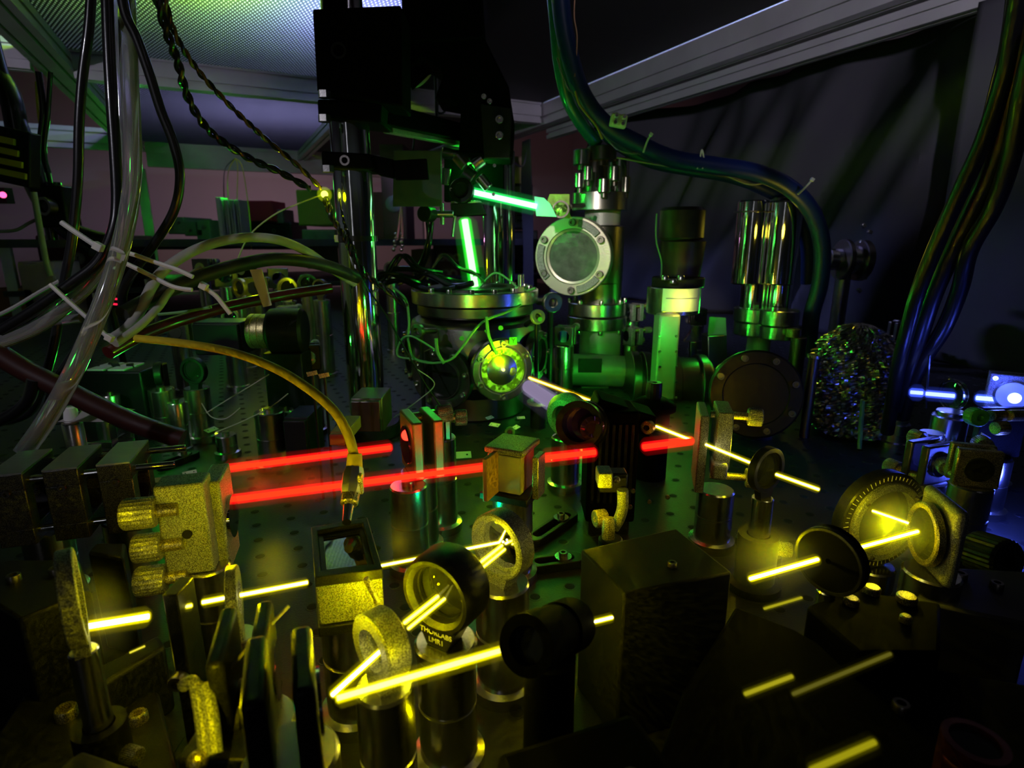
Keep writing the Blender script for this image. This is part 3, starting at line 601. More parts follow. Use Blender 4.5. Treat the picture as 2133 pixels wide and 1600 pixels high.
# 11 yellow knobs left of the dark tower
t = thing('clamp_mount', 'small clamp with two blazing yellow ribbed knobs and a speckled curved post', 'clamp', (*W(1285, 1060, .30).xy, TZ))
a_ = W(1258, 993, .30); build('block', M().box(a_, (.008, .012, .009)), ANO, t, bev=.0008)
build('post', M().tube([W(1297, 1020, .30), W(1297, 1055, .30), W(1290, 1080, .30), W(1278, 1100, .30)], .0032, 16, 4), ANO, t)
q = W(1240, 1078, .296); knob(q + V((.006, 0, 0)), (-1, -.3, 0), .0050, .007, t, BRS); q = W(1267, 1078, .29); knob(q, (0, -.25, -1), .0036, .012, t, BRS, 36)
build('yoke', M().box(W(1275, 1000, .31), (.016, .010, .012)), BLK, t, bev=.001)
q = W(1284, 1000, .30); build('lit_screw', M().ball(q, .0022), BRS, t); q = W(1272, 1120, .30); build('foot', M().cyl((q.x, q.y, TZ), q, .007, n=20, bev=.001), BLK, t)
# 12 kinematic mount right of the dark tower
t = thing('mirror_mount', 'speckled yellow mirror mount with square knobs, left of the small dark lens', 'mirror mount', (*W(1470, 930, .38).xy, TZ))
q = W(1458, 930, .385); fr2 = frame(yaw(-103)); a2 = yaw(-103)
build('front_plate', M().box(q, (.036, .056, .006), fr2), ANO, t, bev=.001)
q2 = W(1502, 905, .375); build('back_plate', M().box(q2, (.030, .040, .010), fr2), ANO, t, bev=.001)
for u, v, r in ((1558, 868, .0062), (1553, 995, .0068)):
    k_ = W(u, v, .372); sp = build('adjuster', M().cyl(k_, k_ + a2 * .024, .0026, n=14), BRS, t); knob(k_, -a2, r, .009, sp, KNB)
q3 = W(1496, 974, .365); build('lower_block', M().box(q3, (.018, .012, .010), fr2), ANO, t, bev=.002)
q4 = W(1501, 907, .368); build('brass_collar', M().ring(q4, (0, -1, 0), .0022, .0042, .003, 24), BRS, t)
post_parts(t, q2.x, q2.y, q.z - .028, .0127)
# 13 dark lens, rotation disc, end mirror, aperture disc
lens_mount('small dark lens ring that the right yellow beam pierces, on a thin post', B(1596, 978), YB, .0142, .005, inner=.8, mglass=LENS, style='holder')
c = W(1830, 1080, .300); ax = yaw(14)
t = thing('rotation_mount', 'large graduated round rotation mount glowing dull yellow, right side', 'rotation mount', (c.x, c.y, TZ))
build('outer_ring', M().ring(c, ax, .0225, .029, .008, 72, .0008), BLK, t); build('scale_ring', M().ring(c + ax * .0035, ax, .0195, .0235, .006, 72, .0005), ANO, t)
for k in range(60):
    a_ = 2 * math.pi * k / 60; fr = frame(ax); r_ = .0262; build('tick_mark', M().box(c + fr @ V((r_ * math.cos(a_), r_ * math.sin(a_), .0042)), (.0032 if k % 5 == 0 else .002, .0003, .0003), fr @ Matrix.Rotation(a_, 3, 'Z')), CRD, t)
build('wave_plate', M().cyl(c - ax * .001, c + ax * .001, .0196, n=48), LENS, t)
for a_ in (40, 140, 250): fr = frame(ax); bolt(c + fr @ V((.0215 * math.cos(R(a_)), .0215 * math.sin(R(a_)), .0065)), ax, .0012, t)
post_parts(t, c.x, c.y, c.z - .029, .0127)
c = W(1928, 1112, .256); ax = yaw(-101)
t = thing('end_mirror', 'steeply tilted round end mirror in a glowing yellow ring where two beams meet', 'mirror', (c.x, c.y, TZ))
build('mount_ring', M().ring(c, ax, .0126, .0155, .004, 56, .0006), BRS, t); build('mirror', M().cyl(c - ax * .001, c + ax * .0012, .0127, n=48), LENS, t)
fr = frame(ax); build('holder_plate', M().box(c - ax * .006, (.034, .040, .006), fr), ANO, t, bev=.004)
post_parts(t, c.x - ax.x * .006, c.y - ax.y * .006, c.z - .02, .0127)
c = B(1732, 1166) ; ax = (B(1565, 1205) - B(1905, 1108)).normalized()
t = thing('aperture_disc', 'black disc with a tiny drilled hole that lets the lower right beam through', 'aperture', (c.x, c.y, TZ))
ax2 = yaw(-58)
build('disc', M().ring(c, ax2, .0012, .0150, .005, 48, .0006), MAT, t); build('rim', M().ring(c + ax2 * .002, ax2, .0135, .0150, .003, 48, .0004), BLK, t)
post_parts(t, c.x, c.y, c.z - .015, .008, None, 'holder')
t = blackbox('black stage block with brass screws in front of the rotation mount', [(1680, 1262), (1760, 1225), (1960, 1255), (1960, 1360), (1790, 1360)], TZ, TZ + .062, m=MAT)
for u, v, r, l in ((1775, 1245, .0030, .003), (1818, 1222, .0034, .005), (1890, 1240, .0040, .006), (1888, 1282, .0022, .004)):
    q = W(u, v, H(u, v, TZ + .065).y); build('brass_screw', M().cyl(q - V((0, 0, .006)), q + V((0, 0, .0)), r, n=20, bev=.0006), BRS, t)
t = thing('dark_red_barrel', 'dim dark-red lens barrel with one pale streak, bottom right corner', 'lens tube', (*W(2030, 1580, .14).xy, TZ))
q = W(2028, 1560, .14); build('barrel', M().lathe((q.x, q.y, TZ), UP, [(0, 0), (.0085, 0), (.0085, q.z - TZ - .004), (.0080, q.z - TZ - .003), (.0085, q.z - TZ - .002), (.0085, q.z - TZ + .003), (.0065, q.z - TZ + .003), (.0065, q.z - TZ - .001), (0, q.z - TZ - .001)], 40), mat('dark_red_metal', (.09, .02, .03), .25, .6), t)
build('lens', M().cyl((q.x, q.y, q.z), (q.x, q.y, q.z + .0015), .0062, n=30), LENS, t)
t = thing('micrometer', 'black notched drum in front of the blue-lit patch of table', 'knob', (*W(2060, 1160, .30).xy, TZ))
q = W(2058, 1165, .30); knob(q + V((0, .01, 0)), (.2, -1, .2), .0125, .02, t, BLK, 56); build('spindle', M().cyl(q + V((0, .008, 0)), q + V((0, .035, -.002)), .005, n=20), STL, t); build('bracket', M().box((q.x, q.y + .03, (q.z + TZ) / 2), (.03, .012, q.z - TZ)), BLK, t, bev=.001)
blackbox('low dark block under the notched drum with a blue glint', [(1900, 1250), (2150, 1300), (2150, 1190), (1960, 1180)], TZ, TZ + .045, m=PAI, screws=((2000, 1205, .003), (2075, 1225, .003)))
# 14 red zone: beamsplitter block and bronze mirror mount
c = W(1068, 985, .325)
t = thing('beamsplitter_block', 'red-lit glass beamsplitter block with a green-lit top and a brassy end plate', 'beamsplitter', (c.x, c.y + .012, TZ)); rz = Matrix.Rotation(R(-24), 3, 'Z')
build('glass', M().box(c + V((-.001, .010, -.001)), (.022, .022, .024), rz), RGL, t, bev=.0006)
build('end_plate', M().box(W(1122, 990, .325), (.004, .012, .027), rz), BRS, t, bev=.0006)
build('side_plate', M().box(W(1030, 985, .325) , (.003, .026, .027), rz), mat('orange_card', (.45, .25, .12), .6), t, bev=.0005)
build('top_cover', M().box(c + V((.0, .012, .0135)), (.026, .028, .004), rz), ANO, t, bev=.0012)
build('platform', M().box(c + V((0, .010, -.016)), (.032, .030, .005), rz), BLK, t, bev=.0008); post_parts(t, c.x, c.y + .01, c.z - .018)
t = kin_mount('bronze-lit mirror mount with a purple mirror at the end of the upper red beam', W(858, 925, .368), yaw(-66), .036, .007, .007, PUR, mat('bronze_anodised', (.28, .20, .14), .4, .8, bump=.3, bscale=2200), ((-1, 1),), .011, .0062, sh=.040, opt_r=.36)
t = kin_mount('small clamp arm with a dull gold knob, right of the bronze-lit mirror mount', W(905, 885, .40), yaw(-80), .022, .005, .004, None, DST, ((-1, .3),), .009, .0060, sh=.018, name='clamp_mount', cat='clamp')
# 15 fork clamps and loose bits on the table
def fork(label, u0, v0, u1, v1, w_):
    a_, b_ = H(u0, v0, TZ + .006), H(u1, v1, TZ + .006); d = (b_ - a_); L_ = d.length; d.normalize(); n = UP.cross(d)
    t = thing('clamping_fork', label, 'clamp', a_ - V((0, 0, .006)));
    def slot(r_, e): return [(-e + r_ * math.cos(x), r_ * math.sin(x)) for x in [R(90 + 18 * k) for k in range(11)]] + [(L_ + e + r_ * math.cos(x), r_ * math.sin(x)) for x in [R(-90 + 18 * k) for k in range(11)]]
    fr = Matrix((d, n, UP)).transposed(); o, i = slot(w_, .004), slot(w_ * .52, 0); m_ = len(o)
    vs = [a_ + fr @ V((x, y, z)) for z in (-.006, 0) for x, y in o] + [a_ + fr @ V((x, y, z)) for z in (-.006, 0) for x, y in i]; fs = []
    for k in range(m_):
        j = (k + 1) % m_; fs += [(k, j, m_ + j, m_ + k), (2 * m_ + j, 2 * m_ + k, 3 * m_ + k, 3 * m_ + j), (m_ + k, m_ + j, 3 * m_ + j, 3 * m_ + k), (j, k, 2 * m_ + k, 2 * m_ + j)]
    build('fork_plate', M().add(vs, fs), BLK, t, bev=.0006); q = a_.lerp(b_, .8); build('washer', M().ring(q + V((0, 0, .0006)), UP, .003, .0058, .0012, 28), STL, t); bolt(q + V((0, 0, .001)), UP, .0030, t)
fork('slotted clamp on the table with a green-lit loop end, right of the tall mirror', 1120, 1112, 1180, 1072, .0068)
fork('slotted clamp nearer the photographer with a green ring of light round its bolt', 1125, 1168, 1185, 1160, .0066)
fork('slotted clamp below the upper red beam, dim green', 350, 960, 392, 945, .0066)
fork('slotted clamp at the foot of the dark lens post, dim yellow', 1560, 1125, 1600, 1150, .0062)
rnd = random.Random(3)
tags = [(330, 1000, 14, 30, 'white perforated tag lying flat behind the two-block mount, widest one'), (365, 1005, -20, 24, 'white perforated tag crossing under the widest tag'), (395, 985, 35, 26, 'white perforated tag tilted up beside the two-block mount'),
        (1075, 890, 60, 20, 'green-lit paper tag near the black tower, upright corner'), (1085, 870, 10, 16, 'small green-lit paper tag behind the tilted one'), (1030, 885, -30, 22, 'green-lit strip lying left of the paper tags'), (960, 948, 8, 42, 'dull olive strip lying beyond the red beam'),
        (1020, 870, 50, 18, 'green-lit scrap under the round viewport'), (440, 895, 70, 26, 'small white folded tag standing by the red glow'), (300, 850, -40, 30, 'grey paper tag leaning among the green-lit posts')]
for k, (u, v, a_, s_, lb) in enumerate(tags):
    p = H(u, v, TZ + .035 if v > 900 else TZ + .02); w_ = s_ * p.y / 1100; t = thing('paper_tag', lb, 'tag', p)
    fr = Matrix.Rotation(R(a_), 3, 'Z') @ Matrix.Rotation(R(18), 3, 'X'); build('sheet', M().box(p, (w_, w_ * .5, .0004), fr), CRD if k < 3 or k > 7 else LAB, t)
    for s2 in (-.3, .3): build('punch_hole', M().cyl(p + fr @ V((w_ * s2, 0, .0001)), p + fr @ V((w_ * s2, 0, .0004)), w_ * .05, n=12), HOL, t)
t = thing('oval_washer', 'bright yellowish oval ring lying behind the green lens', 'ring', H(1125, 838, TZ + .03)); p = H(1122, 838, TZ + .03)
build('ring', M().ring(p, UP, .009, .014, .004, 36, .001), CRD, t); build('stand', M().cyl((p.x, p.y, TZ), p - V((0, 0, .002)), .0095, n=24), BLK, t)
# 16 dark tower in the middle: green lens, black tube, mount body
c = W(1180, 868, .475); ax = yaw(-145)
t = thing('lens_mount', 'green-glowing lens cone left of the black tower, facing the chamber', 'lens mount', (c.x, c.y, TZ))
axg = yaw(-38)
build('cone', M().lathe(c, axg, [(.011, .006), (.016, .006), (.0205, 0), (.0205, -.006), (.015, -.010), (.011, -.010)], 48, closed=True), ANO, t); build('lens', M().cyl(c - axg * .002, c + axg * .001, .0112, n=36), LENS, t); post_parts(t, c.x, c.y, c.z - .018, .0127)
t = thing('tower_mount', 'black tower of lens tube, rail and screws in the centre, hiding the red beam', 'mount', (*W(1270, 950, .40).xy, TZ))
a_, b_ = W(1205, 885, .375), W(1262, 880, .44); build('lens_tube', M().lathe(a_, b_ - a_, [(.012, 0), (.0165, 0), (.0165, .006), (.0155, .007), (.0155, .012), (.0165, .013), (.0165, (b_ - a_).length), (.012, (b_ - a_).length)], 44, closed=True, star=.0), BLK, t)
build('tube_lens', M().cyl(a_.lerp(b_, .15), a_.lerp(b_, .2), .0122, n=36), PUR, t)
q = W(1275, 940, .39); build('body', M().box(q + V((0, .012, -.012)), (.036, .032, .085)), MAT, t, bev=.002)
for k in range(7): build('vent_rib', M().box(q + V((-.014 + .0045 * k, -.0045, -.008)), (.0022, .003, .06)), BLK, t, bev=.0003)
q = W(1300, 868, .40); build('shoulder', M().box(q + V((0, .01, 0)), (.045, .03, .016), Matrix.Rotation(R(18), 3, 'Y')), MAT, t, bev=.002)
q = W(1232, 890, .372); build('objective', M().lathe(q, yaw(10), [(0, -.004), (.0085, -.004), (.0085, .002), (.006, .004), (.004, .002), (0, .002)], 30), PUR, t)
q = W(1350, 890, .39); build('speckled_ring', M().ring(q, yaw(-40), .002, .0048, .004, 24), BRS, t); build('ring_stem', M().cyl(q, W(1320, 890, .405), .003, n=14), BLK, t)
q = W(1275, 1000, .385); build('base', M().box((q.x, q.y + .02, (q.z + TZ) / 2), (.03, .03, q.z - TZ)), BLK, t, bev=.001)
for u, v in ((1318, 1022), (1352, 1045), (1312, 1055), (1390, 1035)): bolt(W(u, v, .37), (0, -1, .1), .0016, t)
t = thing('capped_post', 'black violet-edged knob on a round cap behind the black tower', 'knob', (*W(1362, 815, .50).xy, TZ)); q = W(1362, 830, .50)
knob(q, UP, .0068, .015, t, BLK, 32); build('cap', M().lathe((q.x, q.y, q.z - .010), UP, [(0, 0), (.020, 0), (.020, .005), (.012, .010), (0, .010)], 36), MAT, t); build('column', M().cyl((q.x, q.y, TZ), (q.x, q.y, q.z - .010), .015, n=24), MAT, t)
# 17 blue corner
c = W(1985, 822, .50); lens_mount('thin clear lens standing in the blue beam at the right', c, (1, .15, 0), .0140, .004, mring=GLS, mglass=GLS, inner=.85, style='pedestal')
t = thing('mirror_mount', 'blue-violet lit mirror mount cut by the right edge, with a blinding spot', 'mirror mount', (*W(2110, 825, .47).xy, TZ)); q = W(2108, 822, .475); ax = yaw(-35); fr = frame(ax)
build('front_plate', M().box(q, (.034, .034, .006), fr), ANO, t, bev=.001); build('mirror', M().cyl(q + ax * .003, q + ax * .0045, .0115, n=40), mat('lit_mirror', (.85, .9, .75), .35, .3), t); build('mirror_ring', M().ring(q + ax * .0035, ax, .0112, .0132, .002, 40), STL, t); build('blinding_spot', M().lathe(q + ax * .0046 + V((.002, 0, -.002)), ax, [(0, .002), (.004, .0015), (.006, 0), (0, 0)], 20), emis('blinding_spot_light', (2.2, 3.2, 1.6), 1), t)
build('back_plate', M().box(q - ax * .012, (.034, .034, .006), fr), ANO, t, bev=.001)
for s1, s2 in ((-1, 1), (1, 1), (-1, -1)): bolt(q + fr @ V((.0135 * s1, .0135 * s2, .003)), ax, .0022, t, STL)
post_parts(t, q.x, q.y + .004, q.z - .017)
t = thing('knob_mount', 'mirror mount seen from behind with a green-faced knob and two gold knobs', 'mirror mount', (*W(2075, 880, .42).xy, TZ))
q = W(2040, 874, .40); knob(q + V((.002, .010, 0)), (-.15, -1, .1), .0068, .010, t, GPL, 40)
for u, v, l in ((2062, 866, .014), (2100, 866, .016)): k_ = W(u, v, .405); build('barrel', M().cyl(k_, k_ + V((l, .004, -.001)), .0042, n=24, bev=.0004), BRS, t)
k_ = W(2072, 892, .40); knob(k_, (1, .1, 0), .0052, .009, t, BRS, 44); q = W(2080, 900, .425); build('plate', M().box(q, (.036, .006, .040)), BLK, t, bev=.001); build('leaf_reflection', M().lathe(W(2048, 912, .41), (0, -1, 0), [(0, 0), (.0050, 0), (.0052, .001), (0, .0014)], 3), LAB, t); post_parts(t, q.x, q.y, q.z - .02)  # pale leaf-shaped piece stands in for a white-violet reflection
for u, v, y, r, lb in ((1980, 885, .47, .0135, 'shiny blue-streaked steel post left of the green-faced knob'), (1870, 900, .58, .012, 'dim steel post between the foil bundle and the blue beam'), (1940, 930, .44, .011, 'short dim post with a green streak below the thin clear lens')):
    q = W(u, v - 20, y); t = thing('steel_post', lb, 'post', (q.x, q.y, TZ)); post_parts(t, q.x, q.y, q.z, r); build('cap', M().cyl(q, q + V((0, 0, .004)), r * .8, n=24, bev=.0005), STL, t)
kin_mount('dim olive mirror mount right of the foil, below the blue beam', W(1950, 965, .40), yaw(20), .030, .006, .006, MIR, DST, ((1, 1), (-1, -1)), .01, .006)
kin_mount('dim golden mirror mount with a round knob under the gold knobs', W(2035, 975, .36), yaw(-20), .026, .006, .006, LENS, BRS, ((1, 1), (-1, -1)), .01, .006)
# beams
HOTY = (4.2, 3.9, 2.2); MIDY = (2.6, 2.4, .5)
def yb(label, u0, v0, u1, v1, r, hot=HOTY, col=(1, .86, 0), g=.9, z=None):
    z = z or BH; return beam(label, H(u0, v0, z), H(u1, v1, z), r, hot, col, g)
yb('yellow beam leaving the edge-on lens at the far left', 182, 1305, 310, 1284, .0021)
yb('short yellow beam piece just left of the iris', 357, 1270, 400, 1261, .0011, MIDY)
yb('yellow beam piece touching the iris from the left', 421, 1255, 467, 1246, .0013)
yb('yellow beam from the iris to the black cube holder', 500, 1240, 641, 1213, .0012)
yb('thin blazing yellow beam right of the black cube holder', 787, 1180, 1040, 1130, .00095)
yb('upper strand of the double beam through the lettered lens mount', 1046, 1136, 842, 1298, .0011, MIDY)
yb('lower strand of the double beam through the lettered lens mount', 1052, 1144, 850, 1310, .0009, MIDY)
yb('short yellow beam from the smaller lens down to the blurred mount', 794, 1355, 692, 1448, .0013)
yb('long blurred yellow beam crossing in front of the post below the lettered mount', 702, 1455, 1064, 1349, .0017, MIDY)
yb('tiny yellow beam stub against the side of the matte black box', 1236, 1296, 1276, 1286, .0010, HOTY)
yb('thin yellow beam leaving the glowing viewport', 1102, 787, 1268, 849, .0016, (3, 2.0, .8), (1, .6, 0))
yb('yellow beam between the black tower and the speckled mount', 1366, 888, 1440, 917, .0014)
yb('yellow beam between the speckled mount and the small dark lens', 1470, 926, 1570, 967, .0013)
yb('yellow beam right of the small dark lens', 1616, 988, 1706, 1020, .0013)
yb('short yellow beam in front of the rotation mount', 1817, 1064, 1892, 1090, .0010)
yb('thick yellow beam from the end mirror toward the aperture disc', 1912, 1107, 1768, 1147, .0013)
yb('thick yellow beam left of the aperture disc', 1704, 1165, 1562, 1206, .0014)
DIM = (.36, .32, .01)
yb('dull yellow stripe in the dark lower right, shorter upper one', 1552, 1446, 1650, 1409, .0012, DIM, (.4, .36, 0), .1, TZ + .09)
yb('long faint yellow stripe in the dark lower right with a brighter middle', 1652, 1446, 1855, 1362, .0011, (.10, .09, .01), (.3, .26, 0), .05, TZ + .09)
yb('wide dull yellow stripe at the bottom edge', 1690, 1604, 1822, 1546, .0014, (.30, .27, .005), (.4, .36, 0), .08, TZ + .10)
yb('dim yellow stripe left of the brass screws', 1592, 1268, 1670, 1245, .0010, DIM, (.4, .36, 0), .1)
yb('slim yellow streak on the clamp bar under the left beam', 270, 1360, 302, 1346, .0006, (.9, .8, .05), (.6, .5, 0), .2, TZ + .07)
def rb(label, u0, v0, u1, v1, r, hot=(1.5, .06, .01)):
    return beam(label, B(u0, v0), B(u1, v1), r, hot, (1, .004, .006), .9, .5)
rb('upper wide red beam ending at the purple mirror', 472, 976, 815, 932, .0030)
rb('lower wide red beam running to the beamsplitter block', 472, 1042, 1022, 971, .0030)
rb('red beam between the beamsplitter block and the black tower', 1132, 954, 1240, 942, .0034)
rb('red beam between the black tower and the speckled mount', 1340, 931, 1442, 918, .0034, (1.2, .05, .01))
beam('blue-white beam piece touching the plastic-wrapped cables', B(1897, 817), B(1922, 819), .0042, (.7, .9, 3), (.05, .10, 1), 1.1, .4)
beam('blue-white beam running into the thin clear lens', B(1929, 820), B(1988, 825), .0036, (.7, .9, 3), (.05, .10, 1), 1.1, .5)
beam('blue-white beam between the clear lens and the lit mirror', B(2034, 829), B(2096, 834), .0038, (.8, 1.1, 3), (.05, .12, 1), 1.1, .5)
beam('pale violet light cone between the viewport and the green lens', W(1100, 805, .56), W(1160, 845, .50), .009, (.20, .16, .26), (.3, .26, .42), .25, .7)
# ------------------------------------------------------------------ vacuum chamber and the rig round it
def vc(nm, u, v0, v1, y, wpx, m, t, bev=.0008, w2=None, n=40):     # upright cylinder part seen between rows v0 (top) and v1 at forward distance y
    a_, b_ = W(u, v1, y), W(u, v0, y); x = W(u, (v0 + v1) / 2, y).x; d = y * CP - ((a_.z + b_.z) / 2 - CZ) * SP; r = wpx / 2 * d / F
    return build(nm, M().cyl((x, y, a_.z), (x, y, b_.z), r, None if w2 is None else w2 / 2 * d / F, n, bev), m, t)
def sz(px, u, v, y): p = W(u, v, y); return px * (y * CP - (p.z - CZ) * SP) / F
def polyxz(nm, pts, y, th, m, t, bev=.0015):
    ps = [W(u, v, y) for u, v in pts]; fr = Matrix((V((1, 0, 0)), V((0, 0, 1)), V((0, -1, 0)))).transposed()
    return build(nm, M().prism([(p.x, p.z) for p in ps], (0, y, 0), fr, -th, 0), m, t, bev=bev)
x1 = W(745, 530, .62).x
t = thing('chrome_post', 'thick shiny chrome post standing left of the chamber, carrying the black clamps', 'post', (x1, .62, TZ))
build('rod', M().cyl((x1, .62, TZ), (x1, .62, HZ - .02), .0195, n=56, bev=.001), CHR, t); build('foot', M().cyl((x1, .62, TZ), (x1, .62, TZ + .015), .036, n=40, bev=.002), BLK, t)
x2 = W(1031, 450, .95).x
t = thing('chrome_post', 'chrome post behind the chamber with a white edge reflection', 'post', (x2, .95, TZ)); build('rod', M().cyl((x2, .95, TZ), (x2, .95, CZ + .12), .0195, n=48, bev=.001), CHR, t)
x3 = W(1060, 450, 1.02).x
t = thing('chrome_post', 'thinner chrome post just right of the one behind the chamber', 'post', (x3, 1.02, TZ)); build('rod', M().cyl((x3, 1.02, TZ), (x3, 1.02, CZ + .14), .010, n=32, bev=.001), CHR, t)
t = thing('clamp_block', 'large black square block clamped high on the thick chrome post', 'clamp', (x1, .62, CZ + .15))
polyxz('body', [(650, 18), (835, 10), (838, 222), (660, 192)], .585, .05, MAT, t, .002); build('bore_ring', M().ring(W(705, 105, .584), (0, -1, 0), .005, .007, .001, 28), BLK, t)
polyxz('jaw', [(672, -10), (720, -14), (720, 24), (672, 22)], .60, .06, MAT, t)
t = thing('support_rail', 'long black arm clamped under the square block, its underside lit green', 'arm', (x1, .62, CZ + .08))
polyxz('clamp_body', [(660, 206), (795, 210), (792, 256), (662, 243)], .592, .055, MAT, t, .002)
a_, b_ = W(770, 236, .62), W(1010, 292, .90); fr = frame(b_ - a_); build('arm_bar', M().box(a_.lerp(b_, .5), (.030, .020, (b_ - a_).length), fr), MAT, t, bev=.001)
build('dovetail_rail', M().box(a_.lerp(b_, .42) + V((0, 0, -.0125)), (.012, .005, (b_ - a_).length * .62), fr), ANO, t, bev=.0006)
for k in (.28, .5): q = a_.lerp(b_, k) + V((.004, -.016, -.006)); bolt(q, (0, -1, 0), .0028, t)
for u, v in ((668, 197), (668, 247)): build('bright_nut', M().lathe(W(u + 8, v, .585), UP, [(0, -.003), (.006, -.003), (.006, .003), (0, .003)], 6), STL, t)
t = thing('strap_clamp', 'lower black clamp round the thick chrome post with a flat square paddle', 'clamp', (x1, .62, CZ + .03))
polyxz('clamp_body', [(668, 314), (772, 320), (780, 352), (670, 350)], .592, .055, MAT, t, .002)
polyxz('link', [(765, 320), (820, 332), (822, 372), (790, 365), (762, 352)], .60, .012, MAT, t); polyxz('paddle', [(818, 334), (888, 330), (893, 374), (824, 375)], .598, .006, MAT, t, .0008)
build('screw_ring', M().ring(W(718, 334, .5915), (0, -1, 0), .003, .0048, .001, 24), DST, t); build('bright_nut', M().lathe(W(683, 352, .585), UP, [(0, -.003), (.006, -.003), (.006, .003), (0, .003)], 6), STL, t)
t = thing('cable_tie_band', 'thin black tie strapped round the chrome post holding twisted wires', 'cable tie', (x1, .62, W(745, 497, .62).z))
build('band', M().ring((x1, .62, W(745, 497, .62).z), UP, .0197, .0212, .0055, 48), BCA, t); build('buckle', M().box((x1 - .008, .5985, W(745, 497, .62).z), (.008, .006, .008)), BCA, t, bev=.0006); build('tie_head', M().box((x1 - .0155, .603, W(745, 497, .62).z), (.004, .006, .007)), WPL, t, bev=.0006)
t = thing('board', 'flat grey-green board hanging behind the square paddle', 'board', W(870, 430, .70)); polyxz('panel', [(820, 313), (918, 314), (920, 430), (818, 430)], .70, .004, PCB, t, .0004)
cable('board_string', 'thin black cord holding up the grey-green board', [W(860, 313, .702), W(862, 290, .71), W(858, 262, .72)], .0012, BCA, n=6)
t = thing('camera_arch', 'tall black curved bracket over the chamber with glinting green screws on its right leg', 'bracket', (*W(1000, 300, .78).xy, CZ + .05))
polyxz('arch', [(835, -60), (925, -60), (1000, 60), (1060, 180), (1072, 260), (1068, 330), (955, 322), (960, 215), (905, 205), (925, 150), (880, 120), (838, 160)], .74, .07, MAT, t, .003)
polyxz('top_block', [(840, -60), (1000, -60), (1010, 80), (842, 90)], .735, .05, MAT, t, .003)
polyxz('leg_plate', [(1000, 215), (1066, 225), (1062, 330), (1008, 330)], .737, .012, BLK, t, .001)
for u, v, r in ((1040, 250, .0048), (1040, 283, .0048), (1008, 202, .0032), (1020, 212, .0032)): bolt(W(u, v, .724), (0, -1, 0), r, t, STL)
t = thing('objective_stage', 'cluster of black and steel optics lit vivid green under the curved bracket', 'optics', (*W(985, 380, .78).xy, CZ - .03))
c = W(985, 312, .76); build('lens_bowl', M().lathe(c, UP, [(.0, -.016), (.008, -.015), (.014, -.010), (.0165, 0), (.0155, 0), (.013, -.009), (0, -.013)], 36), GLS, t); build('bowl_rim', M().ring(c, UP, .0155, .0172, .002, 40), STL, t)
for (u0, v0, u1, v1, y, r, m_) in ((952, 322, 972, 345, .76, .0085, DST), (985, 345, 1005, 330, .75, .009, STL), (998, 368, 1018, 392, .75, .0065, STL), (930, 350, 926, 385, .74, .0055, STL), (965, 360, 985, 375, .78, .011, DST), (922, 318, 1015, 330, .80, .007, DST)):
    a_, b_ = W(u0, v0, y), W(u1, v1, y); build('barrel', M().cyl(a_, b_, r, n=28, bev=.0008), m_, t)
c = W(962, 398, .745); build('iris_ring', M().ring(c, (-.2, -1, .1), .0095, .0150, .010, 44, .001), BLK, t); build('lens', M().cyl(c, c + V((.0, .002, 0)), .0097, n=30), LENS, t)
for u, v in ((1030, 325), (1030, 345), (1028, 405), (940, 395)): bolt(W(u, v, .745), (0, -1, 0), .0022, t, STL)
polyxz('plate', [(938, 424), (1004, 422), (1012, 447), (940, 450)], .77, .04, BLK, t, .001); polyxz('plate_edge', [(940, 419), (1000, 418), (1004, 422), (938, 424)], .769, .04, STL, t, .0004)
polyxz('back_frame', [(925, 330), (1050, 330), (1050, 420), (925, 420)], .86, .02, MAT, t, .001)
a_, b_ = W(905, 446, .76), W(945, 446, .76); build('lever', M().cyl(a_, b_, .0045, n=20, bev=.0006), STL, t); build('lever_pin', M().cyl(W(922, 468, .76), W(920, 424, .76), .003, n=16), STL, t)
q = W(893, 446, .755); build('lever_knob', M().cyl(q + V((.002, .004, 0)), q + V((-.004, -.014, 0)), .0098, n=32, bev=.001), BLK, t)
build('drip_rod', M().cyl(W(948, 450, .77), W(943, 493, .77), .0022, n=12), STL, t)
for k, (pts, m_) in enumerate((([W(890, 462, .80), W(892, 500, .80), W(880, 540, .82), W(865, 570, .84)], BCA), ([W(900, 462, .80), W(893, 520, .80), W(878, 560, .84)], BCA))):
    cable('rubber_lead', ['shiny black lead hanging from the knob under the curved bracket', 'second black lead hanging beside the shiny one'][k], pts, .0028, m_)
# chamber
CX, CYY = W(990, 620, .72).x, .72
zt = W(990, 600, .72 - .04).z; zf0 = W(990, 643, .644).z; zf1 = W(990, 613, .644).z
t = thing('vacuum_chamber', 'round dark vacuum chamber with a thick steel lid flange and a glowing green-yellow window', 'vacuum chamber', (CX, CYY, TZ))
build('top_flange', M().lathe((CX, CYY, zf0), UP, [(0, 0), (.0765, 0), (.078, .001), (.078, zf1 - zf0 - .001), (.077, zf1 - zf0), (.060, zf1 - zf0), (.059, zf1 - zf0 - .004), (0, zf1 - zf0 - .004)], 96), STL, t)
build('top_window', M().cyl((CX, CYY, zf1 - .004), (CX, CYY, zf1 - .001), .05, n=64), DST, t); build('window_ring', M().ring((CX, CYY, zf1 + .001), UP, .040, .056, .004, 64, .0006), DST, t)
build('lower_flange', M().lathe((CX, CYY, zf0), UP, [(0, -.014), (.070, -.014), (.0715, -.012), (.0715, -.002), (.055, 0), (0, 0)], 72), DST, t)
body = M(); zb = TZ + .03; zc = TZ + .082
prof = [(.02, zb - TZ - .01), (.068, zb - TZ), (.084, zc - TZ - .035), (.086, zc - TZ), (.080, zc - TZ + .035), (.062, zf0 - TZ - .012)]
body.lathe((CX, CYY, TZ), UP, prof, 12); build('body', body, DST, t, bev=.003)
